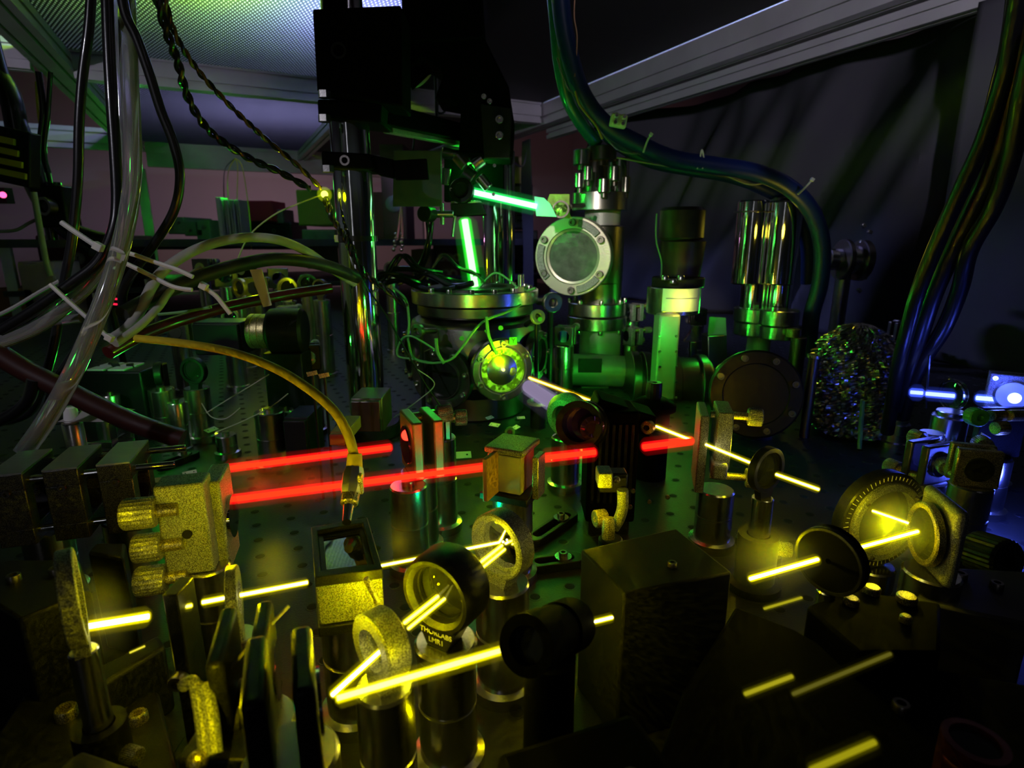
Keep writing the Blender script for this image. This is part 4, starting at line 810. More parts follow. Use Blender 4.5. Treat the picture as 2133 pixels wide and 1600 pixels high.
for k in range(16):
    a_ = 2 * math.pi * k / 16; q = V((CX + .067 * math.cos(a_), CYY + .067 * math.sin(a_), zf1)); bolt(q, UP, .0034, t, STL, .004)
q = V((W(1085, 600, .68).x, .675, zf1)); build('tall_stud', M().cyl(q, q + V((0, 0, .020)), .0035, n=14, bev=.0006), STL, t); build('stud_nut', M().lathe(q, UP, [(0, 0), (.007, 0), (.007, .006), (0, .006)], 6), STL, t)
def port(u, v, y, ax, R_, glass, nb, mf, mg, long=.04, phase=0, rb=.0035, gl=True):
    c = W(u, v, y); ax = V(ax).normalized(); fr = frame(ax)
    f_ = build('port_flange', M().lathe(c, ax, [(glass, -.010), (R_ - .001, -.010), (R_, -.009), (R_, -.001), (R_ - .001, 0), (R_ * .80, 0), (glass * 1.12, -.001), (glass * 1.05, .001), (glass, .001)], 64, closed=True), mf, t)
    if gl: build('window_glass', M().lathe(c, ax, [(0, -.004), (glass, -.004), (glass, -.007), (0, -.007)], 48), mg, t)
    build('port_tube', M().lathe(c - ax * .010, -ax, [(R_ * .72, 0), (R_ * .72, long), (glass * .9, long), (glass * .9, 0)], 48, closed=True), DST, t)
    for k in range(nb):
        a_ = 2 * math.pi * (k + phase) / nb; bolt(c + fr @ V((R_ * .86 * math.cos(a_), R_ * .86 * math.sin(a_), -.0005)), ax, rb, f_, STL)
    return c, fr, f_
VG = mat('window_speckled', (.22, .34, .10), .22, .35, bump=.9, bscale=350, speckle_paint=190)  # speckle of the lit window painted into its colour
pax = V((W(1048, 770, .596).x - CX + .005, .596 - CYY, .0))
c, fr, f_ = port(1048, 772, .590, pax, .0335, .0235, 6, STL, VG, .05, .5)
q = c + fr @ V((.010, .0315, .003)); build('letter_plate', M().box(q, (.0085, .0085, .0014), fr), GPL, t, bev=.0003); text('Y', q + fr @ V((0, 0, .0008)), fr, .0068, INK, t)
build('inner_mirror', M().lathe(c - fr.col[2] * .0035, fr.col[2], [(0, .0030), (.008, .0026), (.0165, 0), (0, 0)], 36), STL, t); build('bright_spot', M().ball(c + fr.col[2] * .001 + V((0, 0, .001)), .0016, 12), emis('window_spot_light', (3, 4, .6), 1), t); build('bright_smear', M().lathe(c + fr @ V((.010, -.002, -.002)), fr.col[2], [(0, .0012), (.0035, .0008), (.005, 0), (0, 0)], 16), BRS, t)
port(918, 790, .625, (-.35, -1, -.05), .036, .022, 8, DST, LENS, .05, .3, .0032)
port(850, 740, .70, (-1, -.35, 0), .032, .02, 6, DST, LENS, .04)
port(1125, 740, .68, (1, -.4, 0), .030, .02, 6, DST, LENS, .04)
for u, v in ((962, 705), (990, 690), (1043, 683), (1015, 690), (1125, 665)): build('round_tab', M().cyl(W(u, v, .60), W(u, v, .60) + V((0, -.001, 0)), sz(5, u, v, .6), n=14), GPL, t)
build('support_ring', M().cyl((CX, CYY, TZ), (CX, CYY, zb), .06, n=40, bev=.002), DST, t)
# green wire loops on the chamber
cable('green_wire', 'green-lit wire looping down left of the chamber and round to the top of the window', [W(820, 600, .62), W(845, 625, .61), W(852, 670, .60), W(850, 705, .598), W(858, 740, .595), W(875, 752, .59), W(905, 756, .585), W(940, 748, .585), W(965, 720, .585), W(985, 692, .585), W(1010, 668, .59), W(1055, 650, .60), W(1085, 635, .61)], .0013, GCA, 'wire', n=8)
cable('green_wire', 'second green-lit wire forming the small left loop by the tie', [W(905, 728, .590), W(880, 712, .592), W(855, 700, .594), W(836, 708, .596), W(828, 740, .597), W(860, 748, .596), W(900, 756, .592)], .0011, GCA, 'wire', n=8)
for k, pts in enumerate(([(908, 705), (912, 735), (925, 757)], [(1013, 660), (1018, 700), (1035, 738)])):
    cable('cable_tie', ['pale green-lit tie strap over the wire loop', 'pale green-lit tie strap running down to the window rim'][k], [W(u, v, .583) for u, v in pts], .0018, GCA, 'cable tie', n=6)
for k, (a_, b_, c_, lb) in enumerate((((820, 560), (900, 575), (985, 590), 'tangled black lead on the chamber top, rear'), ((800, 590), (870, 597), (950, 600), 'tangled black lead on the chamber top, front left'), ((985, 575), (1010, 590), (960, 560), 'thin green-lit wire curl on the chamber lid'), ((1000, 598), (1060, 583), (1115, 600), 'thin wire arching over the lid to the stud'))):
    cable('lid_wire', lb, [W(a_[0], a_[1], .70), W((a_[0] + b_[0]) / 2, b_[1] - 14, .70), W(*b_, .69), W((c_[0] + b_[0]) / 2, c_[1] + 6, .68), W(*c_, .67)], .0012 if k > 1 else .0035, GCA if k > 1 else BCA, 'wire', n=8)
for k in range(9):
    a_ = random.random(); q = W(790 + 30 * k % 170, 578 + 12 * math.sin(k * 2.1), .70); cable('lid_cable', ['looped', 'kinked', 'crossed', 'bent', 'twisted', 'short', 'long', 'sagging', 'upright'][k] + ' black cable piece in the glinting tangle left of the chamber lid', [q + V((-.03, 0, -.008)), q + V((-.01, 0, .010 * (k % 3))), q + V((.01, -.01, .006)), q + V((.035, 0, -.004 * (k % 2)))], .0022, BCA, n=7, group='tangle left of the chamber lid')
beam('broad blinding green light column falling onto the chamber lid', W(968, 458, .72), W(990, 597, .70), .0080, (.9, 3, .9), (.02, 1, .03), .75, .5)
beam('broad white-green beam from the optics to the cyan card', W(985, 400, .76), W(1118, 430, .74), .0062, (1.1, 3.0, 1.8), (.03, 1, .15), .8, .5)
t = thing('cyan_card', 'small torn cyan card glowing where the white-green beam lands', 'card', W(1138, 450, .742)); polyxz('card', [(1113, 409), (1133, 412), (1146, 424), (1160, 452), (1117, 450)], .742, .0012, CYN, t, .0002)
t = thing('bright_lens_holder', 'crusty yellow-green holder with a round lens beside the cyan card', 'lens holder', W(1165, 455, .75)); polyxz('plate', [(1145, 404), (1187, 404), (1187, 445), (1192, 456), (1160, 452), (1148, 436), (1140, 420)], .755, .006, mat('crusty_green', (.35, .6, .1), .5, bump=1, bscale=300, var=.6, vscale=200), t, .001)
q = W(1168, 436, .745); build('lens', M().lathe(q, (-.1, -1, 0), [(0, .004), (.005, .003), (.0085, 0), (0, 0)], 28), VG, t); build('lens_ring', M().ring(q, (-.1, -1, 0), .0085, .0105, .003, 30), DST, t); build('holder_rod', M().cyl(W(1187, 430, .757), W(1215, 428, .80), .003, n=10), DST, t)
# valve column
t = thing('valve_tower', 'steel column with a big round clamped window on its upper body, right of the chamber', 'vacuum column', (W(1250, 600, .88).x, .88, TZ)); Y = .88
vc('base_tube', 1248, 680, 830, Y, 84, SAT, t); vc('lower_flange', 1243, 657, 682, Y, 122, STL, t, .001); vc('flange', 1243, 629, 655, Y, 118, STL, t, .001)
vc('neck', 1252, 585, 630, Y, 84, DST, t); vc('valve_body', 1252, 470, 590, Y, 92, DST, t, .002); vc('collar', 1255, 440, 472, Y, 74, SAT, t); vc('top_flange', 1250, 402, 440, Y, 116, STL, t, .001)
for k in range(8):
    a_ = 2 * math.pi * k / 8; x = W(1243, 655, Y).x
    for v in (629, 682): q = V((x + .042 * math.cos(a_), Y + .042 * math.sin(a_), W(1243, v, Y).z)); bolt(q, UP if v < 650 else -UP, .0035, t, STL, .006)
for (u, v0, v1, w_, y) in ((1253, 306, 336, 62, .88), (1212, 312, 345, 36, .87), (1225, 346, 377, 20, .845), (1258, 372, 402, 26, .835), (1280, 346, 378, 26, .84), (1208, 360, 392, 24, .85), (1304, 368, 402, 18, .86), (1240, 335, 402, 54, .89), (1290, 330, 402, 40, .90)):
    vc('feedthrough', u, v0, v1, y, w_, STL if w_ < 50 else DST, t, .0012, n=24)
    vc('feedthrough_neck', u, v1 - 2, v1 + 10, y, w_ * .5, DST, t, .0003, n=16)
wc = W(1192, 535, .81); wax = V((-.36, -1, -.02)).normalized(); fr = frame(wax)
build('window_neck', M().cyl(wc - wax * .02, wc - wax * .08, .035, n=40), DST, t)
wf = build('window_flange', M().lathe(wc, wax, [(.034, -.020), (.0525, -.020), (.0535, -.019), (.0535, -.001), (.0525, 0), (.0380, 0), (.0370, -.003), (.034, -.004)], 72, closed=True), mat('warm_steel', (.55, .50, .44), .35, .7, bump=.2, bscale=600), t)
build('window_glass', M().lathe(wc, wax, [(0, -.006), (.0343, -.006), (.0343, -.009), (0, -.009)], 56), mat('frosty_window', (.10, .11, .10), .2, .1, bump=1.0, bscale=90, var=.8, vscale=80), t)
for k in range(6):
    a_ = R(30 + 60 * k); p = lambda r_, a2: wc + fr @ V((r_ * math.cos(a2), r_ * math.sin(a2), 0))
    bolt(p(.0455, a_) + wax * .001, wax, .0050, wf, DST, .006)
for a0, a1 in ((40, 80), (160, 220), (280, 322)):
    pts = [(.0455 + .0052, 0)] ; o_ = []; i_ = []
    for k in range(9): a2 = R(a0 + (a1 - a0) * k / 8); o_.append((.0500 * math.cos(a2), .0500 * math.sin(a2))); i_.append((.0405 * math.cos(a2), .0405 * math.sin(a2)))
    build('clamp_bar', M().prism(o_ + i_[::-1], wc, fr, .0002, .0042), ANO, t, bev=.0008)
# horizontal manifold pipe
t = thing('manifold_pipe', 'horizontal steel pipe lit green, with a black square patch, behind the green lens', 'pipe', (*W(1230, 768, .86).xy, TZ)); a_, b_ = W(1150, 768, .84), W(1325, 775, .84); r_ = sz(33, 1230, 768, .84)
build('pipe', M().cyl(a_, b_, r_, n=48, bev=.001), SAT, t); d = (b_ - a_).normalized()
for q in (a_, b_ - d * .012): build('pipe_flange', M().cyl(q, q + d * .012, r_ * 1.3, n=48, bev=.001), DST, t)
q = W(1229, 762, .84 - r_ - .0006); build('black_patch', M().box(q + V((0, .001, 0)), (sz(50, 1229, 762, .8), .002, sz(30, 1229, 762, .8))), INK, t); build('stand', M().box(((a_.x + b_.x) / 2, .84, (a_.z + TZ) / 2 - r_ / 2), (.04, .03, a_.z - TZ - r_)), DST, t)
t = thing('manifold_pipe', 'dark wide pipe with a thin green highlight between the square tube and the big flange', 'pipe', (*W(1400, 790, .76).xy, TZ)); a_, b_ = W(1306, 800, .80), W(1470, 808, .80); r_ = sz(62, 1400, 790, .80)
build('pipe', M().cyl(a_, b_, r_, n=56, bev=.002), DST, t); d = (b_ - a_).normalized()
for k in (0, .15, .48, .84): q = a_.lerp(b_, k); build('pipe_flange', M().cyl(q, q + d * .012, r_ * 1.12, n=56, bev=.001), DST, t)
build('stand', M().box(((a_.x + b_.x) / 2, .80, (a_.z + TZ) / 2 - r_ / 2 + .01), (.05, .03, a_.z - TZ - r_ + .02)), DST, t)
# column with the white sticker
t = thing('gauge_tower', 'dark column with a white sticker on its flange, above a bright green square tube', 'vacuum column', (W(1405, 600, .93).x, .93, TZ)); Y = .93
c = W(1391, 740, .70); build('square_tube', M().box((c.x, .715, (W(1391, 835, .70).z + W(1391, 655, .70).z) / 2), (sz(44, 1391, 740, .7), .03, W(1391, 655, .70).z - W(1391, 835, .70).z)), SAT, t, bev=.003)
for k in range(5):
    for s_ in (-1, 1): q = W(1391 + 17 * s_, 700 + 32 * k, .698); bolt(q, (0, -1, 0), .0016, t, STL)
vc('sticker_flange', 1402, 597, 652, .74, 108, STL, t, .001); vc('black_flange', 1412, 577, 597, .745, 106, BLK, t, .001); DTB = mat('dark_tube_metal', (.045, .035, .032), .4, .5, bump=.2)
vc('tube', 1420, 500, 578, .75, 78, DTB, t, .002, w2=92); vc('upper_tube', 1420, 432, 502, .75, 92, DTB, t, .004)
for u in (1385, 1418, 1402): build('bolt', M().lathe(W(u, 583 if u != 1402 else 590, .705), UP, [(0, 0), (.0045, 0), (.0045, .004), (.0035, .0055), (0, .0055)], 14), STL, t)
cx = W(1402, 625, .74).x; rr = sz(54, 1402, 625, .74) + .0007
def arcs(z0, z1, a0, a1, r_): 
    vs = []; n = 14
    for k in range(n + 1):
        a_ = R(a0 + (a1 - a0) * k / n)
        for z in (z0, z1): vs.append((cx + r_ * math.sin(a_), .74 - r_ * math.cos(a_), z))
    return M().add(vs, [(2 * k, 2 * k + 2, 2 * k + 3, 2 * k + 1) for k in range(n)])
o = build('sticker', arcs(W(1402, 650, .706).z, W(1402, 602, .706).z, -38, 52, rr), LAB, t); zz = W(1402, 622, .706).z
o = build('sticker_line', arcs(zz - .0006, zz + .0002, -30, 40, rr + .0004), mat('sticker_blue', (.06, .08, .35), .6), t)
build('side_wire', M().tube([W(1368, 445, .74), W(1367, 500, .74), W(1378, 545, .74), W(1377, 580, .74)], .0010, 6), GCA, t)
# canisters
t = thing('canister_pair', 'two tall shiny canisters, left streaked green and right streaked yellow, on stacked flanges', 'vacuum pump', (W(1595, 600, .90).x, .90, TZ)); Y = .90
vc('left_canister', 1562, 418, 592, Y, 62, CHR, t, .002); vc('right_canister', 1626, 420, 592, Y - .01, 72, CHR, t, .002)
vc('left_neck', 1568, 590, 642, Y, 50, CHR, t); vc('right_neck', 1622, 590, 642, Y - .01, 52, CHR, t)
for u, w_ in ((1562, 64), (1626, 74)): vc('band', u, 440, 443, Y - .005, w_, DST, t, 0)
vc('left_flange', 1572, 641, 668, Y, 84, STL, t, .001); vc('left_lower_flange', 1572, 670, 696, Y, 84, STL, t, .001); vc('right_flange', 1622, 645, 676, Y - .06, 78, STL, t, .001); vc('right_lower_flange', 1622, 678, 704, Y - .06, 78, STL, t, .001)
vc('cap', 1622, 398, 412, Y, 16, STL, t, .001); vc('cap_washer', 1622, 411, 420, Y, 34, DST, t, .001); vc('foot_tube', 1575, 696, 830, Y, 46, SAT, t)
t = thing('knurled_collar', 'small ribbed brass collar at the right foot of the canisters', 'collar', W(1652, 705, .80)); vc('collar', 1652, 685, 702, .80, 26, BRS, t, .0005, n=30); vc('support', 1655, 702, 860, .80, 30, DST, t)
t = thing('bent_plate', 'small bent plate shining yellow-green left of the canister flanges', 'plate', W(1498, 705, .85)); polyxz('plate', [(1478, 660), (1512, 662), (1514, 702), (1474, 706)], .86, .002, ANO, t, .0004); polyxz('foot', [(1474, 700), (1514, 698), (1518, 830), (1476, 830)], .85, .03, DST, t)
t = thing('triangle_prism', 'little triangular glass prism edged in green above the wide dark pipe', 'prism', W(1438, 712, .90)); polyxz('glass', [(1426, 712), (1442, 688), (1462, 712)], .90, .01, GLS, t, .0003); polyxz('post', [(1438, 712), (1452, 712), (1452, 830), (1438, 830)], .895, .01, DST, t)
# big flange in front
t = thing('blank_flange', 'big dark round flange with bolts and a faint green streak, below the canisters', 'flange', (*W(1572, 815, .58).xy, TZ)); wc = W(1574, 822, .60); wax = V((-.32, -1, .18)).normalized(); fr = frame(wax)
build('disc', M().lathe(wc, wax, [(0, -.022), (.047, -.022), (.048, -.020), (.048, -.002), (.046, 0), (.034, 0), (.033, -.0015), (0, -.0015)], 72), mat('dark_bronze_flange', (.035, .026, .022), .35, .6, bump=.2), t)
build('hub', M().cyl(wc - wax * .022, wc - wax * .075, .034, n=48), DST, t)
for k in range(8): a_ = R(20 + 45 * k); bolt(wc + fr @ V((.0405 * math.cos(a_), .0405 * math.sin(a_), 0)), wax, .0040, t, DST)
build('stand', M().box((wc.x + .01, wc.y + .03, (wc.z + TZ) / 2 - .02), (.035, .04, wc.z - TZ - .035)), DST, t)
# foil
t = thing('foil_bundle', 'crumpled silver foil wrapped round an upright pipe, right of the big flange', 'foil', (*W(1782, 800, .60).xy, TZ)); mb = M(); cx0, cy0 = W(1782, 800, .62).x, .62; N1, N2 = 96, 70
z0_, z1_ = TZ + .005, W(1782, 672, .62).z; vs = []
for i in range(N2 + 1):
    s_ = i / N2; z = z0_ + (z1_ - z0_) * s_; base = .034 + .010 * math.sin(s_ * 3.3); base *= 1 if s_ < .62 else max(0, 1 - ((s_ - .62) / .38) ** 2) ** .5
    for k in range(N1):
        a_ = 2 * math.pi * k / N1; p = V((math.cos(a_) * 3, math.sin(a_) * 3, s_ * 6)); d_ = abs(noise.noise(p * 1.6)) * .010 + abs(noise.noise(p * 4.2)) * .006 + noise.noise(p * 9) * .0022
        r_ = max(.0005, base * (1.05 - .0) + (d_ - .004) * (1 if s_ < .97 else .3)); vs.append((cx0 + r_ * math.cos(a_) * 1.05 + .004 * math.sin(s_ * 5), cy0 + r_ * math.sin(a_), z))
mb.add(vs, [(i * N1 + k, i * N1 + (k + 1) % N1, (i + 1) * N1 + (k + 1) % N1, (i + 1) * N1 + k) for i in range(N2) for k in range(N1)]); build('foil_wrap', mb, FOI, t, flat=True)
build('inner_pipe', M().cyl((cx0, cy0, TZ), (cx0, cy0, z1_ - .02), .018, n=24), DST, t); build('green_rod', M().cyl(W(1790, 935, .56), W(1797, 835, .57), .0022, n=10), GCA, t)
t = thing('side_pipe', 'thin violet-sheened pipe between the big flange and the foil bundle', 'pipe', (*W(1690, 850, .60).xy, TZ)); q = W(1684, 840, .61); build('tube', M().cyl((q.x, q.y, TZ), (q.x, q.y, W(1684, 745, .61).z), .0055, n=24), DST, t); build('cap', M().cyl((q.x, q.y, W(1684, 747, .61).z), (q.x, q.y, W(1684, 738, .61).z), .0075, n=24, bev=.001), STL, t)
# small dim instrument at the curtain
t = thing('gate_valve', 'dim cylinder instrument with stacked discs before the black curtain, right of the blue hose', 'valve', (*W(1765, 540, 1.0).xy, TZ)); a_, b_ = W(1722, 540, 1.0), W(1800, 543, 1.0); d = (b_ - a_)
for k, (s0, s1, r_) in enumerate(((0, .35, .018), (.35, .5, .034), (.5, .8, .024), (.8, 1, .034))): build('disc', M().cyl(a_ + d * s0, a_ + d * s1, r_, n=40, bev=.0015), STL if k in (0, 2) else DST, t)
for u, v in ((1799, 470), (1812, 483), (1795, 505), (1812, 513), (1790, 605), (1800, 579)): build('wing_nut', M().box(W(u, v, 1.0), (.008, .006, .006), Matrix.Rotation(R(u * 7 % 60), 3, 'Y')), STL, t, bev=.001)
q = a_.lerp(b_, .5); build('stand', M().cyl((q.x, q.y, TZ), (q.x, q.y, q.z - .015), .012, n=20), DST, t)
# ------------------------------------------------------------------ hoses and cables
def pts(y, *uv):
    if isinstance(y, (int, float)): return [W(u, v, y) for u, v in uv]
    n = len(uv) - 1; return [W(u, v, y[0] + (y[1] - y[0]) * i / n) for i, (u, v) in enumerate(uv)]
# blue hoses
cable('blue_hose', 'thick dark-blue hose sweeping down from the top over to the right of the canisters', pts((.80, .86), (1163, -60), (1172, 40), (1188, 120), (1215, 200), (1262, 260), (1330, 300), (1400, 330), (1490, 345), (1570, 358), (1640, 388), (1690, 440), (1712, 510), (1708, 590), (1690, 660), (1684, 740)), .0115, BHO, 'hose', n=20)
cable('blue_hose', 'teal-blue hose beside the thick one, ending on the valve column', pts((.82, .88), (1150, -60), (1160, 60), (1168, 140), (1185, 210), (1215, 262), (1245, 300)), .0095, mat('teal_hose', (.01, .10, .14), .3, coat=.4), 'hose', n=18)
cable('blue_hose', 'second blue hose under the thick one along the black curtain', pts((.86, .92), (1250, 262), (1290, 300), (1360, 336), (1440, 352), (1520, 366), (1590, 392), (1650, 430), (1680, 500), (1682, 590)), .0100, BHO, 'hose', n=18)
cable('thin_tube', 'thin clear line with bright highlight wound along the blue hoses', pts((.79, .84), (1160, 120), (1180, 180), (1200, 200), (1225, 240), (1260, 285), (1300, 318), (1370, 318), (1440, 330), (1490, 330), (1540, 356), (1590, 372)), .0012, CLR, 'tube', n=8)
cable('thin_tube', 'thin grey line sagging below the blue hoses', pts((.84, .86), (1285, 328), (1350, 340), (1430, 352), (1500, 362), (1560, 384), (1605, 378)), .0012, GHO, 'tube', n=8)
cable('thin_wire', 'coppery wire hanging beside the blue hoses at the top', pts(.80, (1200, -40), (1196, 30), (1202, 80), (1197, 160)), .0009, mat('copper_wire', (.5, .25, .15), .4, .6), 'wire', n=6)
cable('thin_wire', 'shiny brown wire curling where the hoses bend', pts(.775, (1198, 190), (1206, 215), (1222, 238), (1242, 262), (1255, 290)), .0014, mat('amber_wire', (.35, .22, .06), .25), 'wire', n=8)
t = thing('terminal_block', 'small translucent white four-way terminal block on the blue hose', 'terminal block', W(1288, 262, .77)); q = W(1288, 252, .77); rz = Matrix.Rotation(R(10), 3, 'Y')
build('block', M().box(q, (.020, .010, .015), rz), WPL, t, bev=.0015)
for sx in (-1, 1):
    for s2 in (-1, 1): s_ = build('tower', M().cyl(q + rz @ V((.0048 * sx, -.004, .0040 * s2)), q + rz @ V((.0048 * sx, -.0105, .0040 * s2)), .0032, n=20, bev=.0004), WPL, t); build('screw', M().cyl(q + rz @ V((.0048 * sx, -.0100, .0040 * s2)), q + rz @ V((.0048 * sx, -.0112, .0040 * s2)), .0020, n=14), STL, s_)
def tie(label, uv, y, r=.0015, m=None, head=None, nm='zip_tie'):
    t = thing(nm, label, 'zip tie', W(*uv[0], y)); P = [W(u, v, y) for u, v in uv]
    mb = M().tube(P, r, 6, 6); build('strap', mb, m or WPL, t)
    if head: q = W(*head, y - .002); build('head', M().box(q, (r * 3.4, r * 2.6, r * 3.0), Matrix.Rotation(R(30), 3, 'Y')), m or WPL, t, bev=r * .3)
    return t
tie('pale zip tie standing out of the blue hose bundle', [(1340, 318), (1348, 295), (1356, 280)], .78, .0013, None, (1356, 280))
tie('wide pale zip tie looped round the blue hoses mid-way', [(1452, 352), (1458, 330), (1462, 312), (1466, 332), (1463, 352)], .82, .0012)
tie('pale zip tie round the blue hose at its downward bend', [(1662, 405), (1680, 388), (1692, 374)], .79, .0014, None, (1692, 374))
# hanging cables, upper left
H1 = 'cables hanging from the upper left'
cable('black_cable', 'leftmost straight black cable hanging in the upper left', pts((.45, .42), (192, -40), (185, 60), (172, 160), (165, 260), (162, 380), (150, 500), (128, 620), (112, 720), (88, 800), (60, 860), (0, 880)), .0032, BCA, n=12, group=H1)
cable('black_cable', 'second black cable from the left, bending away to the lower left', pts((.44, .40), (222, -40), (226, 80), (232, 200), (240, 320), (244, 420), (236, 480), (205, 545), (150, 590), (80, 640), (0, 690)), .0037, BCA, n=12, group=H1)
cable('black_cable', 'black cable crossing in front of the clear tube and bowing right', pts((.44, .46), (250, -40), (262, 30), (285, 80), (310, 150), (335, 230), (362, 300), (375, 370), (362, 440), (320, 510), (275, 570), (255, 615), (262, 660)), .0033, BCA, n=12, group=H1)
def clear(label, r, P):
    mb = M(); o = cable('clear_tube', label, P, r, CLR, 'tube', n=18); return o
clear('thick clear plastic tube hanging upper left, its end reaching the rod cage', .0056, pts((.46, .34), (262, -40), (266, 60), (270, 160), (275, 260), (276, 360), (268, 440), (250, 520), (225, 600), (190, 690), (150, 780), (100, 870), (48, 945)))
clear('clear tube branching at the zip tie and curving to the left edge', .0050, pts((.46, .40), (250, -40), (250, 80), (256, 240), (258, 380), (246, 480), (230, 530), (190, 585), (140, 635), (70, 685), (-20, 720)))
clear('second clear tube end reaching in from the left edge below the others', .0035, pts(.43, (170, 662), (110, 672), (50, 690), (-20, 722)))
def twisted(label, P, r, m1, m2, turns, grp=None):
    t = thing('twisted_pair', label, 'cable', P[0], grp); n = len(P); L_ = []
    path = []
    for i in range(n - 1):
        for k in range(10):
            s_ = k / 10; p0, p1, p2, p3 = P[max(i - 1, 0)], P[i], P[i + 1], P[min(i + 2, n - 1)]
            path.append(.5 * ((2 * p1) + (p2 - p0) * s_ + (2 * p0 - 5 * p1 + 4 * p2 - p3) * s_ * s_ + (3 * p1 - 3 * p2 + p3 - p0) * s_ ** 3))
    for ph, m_ in ((0, m1), (math.pi, m2)):
        q = []
        for i, p in enumerate(path):
            d = (path[min(i + 1, len(path) - 1)] - path[max(i - 1, 0)]).normalized(); f_ = frame(d, V((0, 1, 0))); a_ = ph + turns * 2 * math.pi * i / len(path)
            q.append(p + f_ @ V((r * math.cos(a_), r * math.sin(a_), 0)))
        build('strand', M().tube(q, r * .95, 8, 1), m_, t)
    return t
twisted('black twisted pair swinging from the top towards the chrome post', pts((.46, .58), (320, -30), (345, 60), (370, 130), (390, 200), (425, 260), (470, 300), (530, 335), (590, 362), (650, 396)), .0019, BCA, BCA, 9)
twisted('brown twisted pair above the black one, ending at the yellow spark', pts((.48, .59), (338, -30), (360, 60), (400, 130), (450, 190), (510, 250), (560, 295), (620, 345), (672, 396)), .0014, mat('brown_wire', (.10, .05, .015), .35), BCA, 10)
twisted('black twisted pair clipped to the chrome post and running down right to the chamber', pts((.60, .585), (676, 410), (690, 450), (715, 490), (735, 530), (760, 570), (800, 600), (850, 640)), .0018, BCA, BCA, 8)
cable('thin_wire', 'thin black wire sliding down from the post tie to behind the chamber base', pts(.585, (735, 520), (760, 590), (800, 650), (840, 720), (880, 790), (920, 850)), .0009, BCA, 'wire', n=6)
cable('fine_fibre', 'fine pale fibre arching from the yellow spark down to the left', pts((.60, .70), (672, 405), (620, 425), (570, 448), (520, 490), (495, 540), (480, 575)), .0008, mat('pale_fibre', (.7, .65, .3), .4), 'fibre', n=6)
t = thing('spark_splice', 'tiny fibre splice shining a star of yellow-green light beside the chrome post', 'splice', W(676, 405, .60)); q = W(676, 405, .60)
build('glowing_tip', M().ball(q, .0035), emis('spark_light', (2.6, 3, .3), 1), t); build('halo', M().ball(q, .0075), glow('spark_halo', (.6, .8, 0), 30), t); build('sleeve', M().cyl(q + V((.002, 0, -.003)), q + V((.006, 0, -.014)), .0016, n=12), BCA, t)
t = thing('red_lamp_or_glare', 'small glowing pink-red lamp at the left edge', 'lamp', W(6, 406, 1.2)); build('bulb', M().ball(W(6, 406, 1.2), .006), emis('indicator_red', (3, .25, .8), 1), t); build('housing', M().box(W(-6, 407, 1.21) + V((0, .012, 0)), (.03, .02, .03)), BLK, t)
# hose arcs
cable('grey_hose', 'pale grey hose arching high from the zip tie towards the chrome post', pts((.42, .60), (232, 708), (270, 680), (300, 630), (330, 575), (380, 535), (440, 508), (510, 495), (580, 500), (640, 525), (690, 560), (740, 590)), .0042, GHO, 'hose', n=14)
cable('grey_hose', 'pale grey hose hugging the lower left of the arched one', pts((.41, .50), (240, 716), (290, 680), (330, 640), (360, 600), (420, 560)), .0030, GHO, 'hose', n=12)
cable('black_hose', 'broad black hose arching below the grey one, wearing a pale tag', pts((.44, .60), (255, 655), (300, 630), (360, 600), (430, 572), (500, 552), (570, 540), (640, 545), (700, 560), (745, 580)), .0060, mat('satin_black_hose', (.03, .032, .03), .45), 'hose', n=16)
cable('red_hose', 'dark red glossy hose crossing under the black one', pts((.42, .58), (225, 735), (280, 705), (340, 680), (400, 660), (470, 640), (540, 625), (610, 612), (690, 600)), .0050, RHO, 'hose', n=16)
cable('dark_hose', 'thick dark brown hose slanting across the lower left behind the cage', pts((.40, .42), (-30, 720), (50, 770), (130, 810), (210, 850), (290, 885), (380, 915)), .0075, mat('brown_hose', (.035, .010, .008), .4), 'hose', n=16)
cable('black_cable', 'black cable with a bright rim at the left edge above the cage', pts((.40, .40), (70, 790), (60, 830), (30, 860), (-20, 885)), .0042, BCA, n=12)
cable('black_cable', 'black cable crossing behind the clear tubes, sagging to the left edge', pts(.43, (240, 560), (200, 640), (165, 720), (120, 790), (100, 850)), .0035, BCA, n=10)
cable('grey_cable', 'thin grey cable entering at the left edge under the pink-red lamp', pts(.9, (-20, 482), (30, 480), (60, 465), (80, 455)), .0025, GHO, n=8)
cable('grey_cable', 'ribbed thin grey cable curving up from the left edge', pts(.45, (-20, 665), (30, 640), (80, 610), (125, 585)), .0016, GHO, n=8)
cable('green_film', 'thin green-lit lead curving in front of the red hose', pts(.44, (330, 655), (380, 650), (440, 640)), .0012, GCA, 'wire', n=6)
tie('long white zip tie tail pointing left of the clear tubes', [(128, 463), (145, 475), (170, 492), (200, 512)], .41, .0018, None, (205, 514))
tie('upper white zip tie tail reaching right across the black cable', [(238, 525), (270, 528), (320, 545), (365, 560), (402, 577)], .41, .0016)
tie('lower white zip tie tail reaching right to the arched hose', [(232, 540), (260, 548), (310, 572), (360, 597), (400, 604)], .41, .0016, None, (238, 532))
tie('short white zip tie tail hanging below the black hose', [(424, 598), (448, 615), (465, 635), (480, 654)], .42, .0016, None, (424, 596))
tie('white zip tie slanting down from beside the black cable to the hose knot', [(104, 592), (140, 625), (185, 665), (222, 700)], .40, .0015, None, (228, 704))
t = thing('paper_tag', 'long pale tag strip hanging from the black hose', 'tag', W(545, 640, .50)); polyxz('strip', [(520, 562), (545, 560), (566, 636), (548, 640)], .50, .0006, LAB, t, .0001)
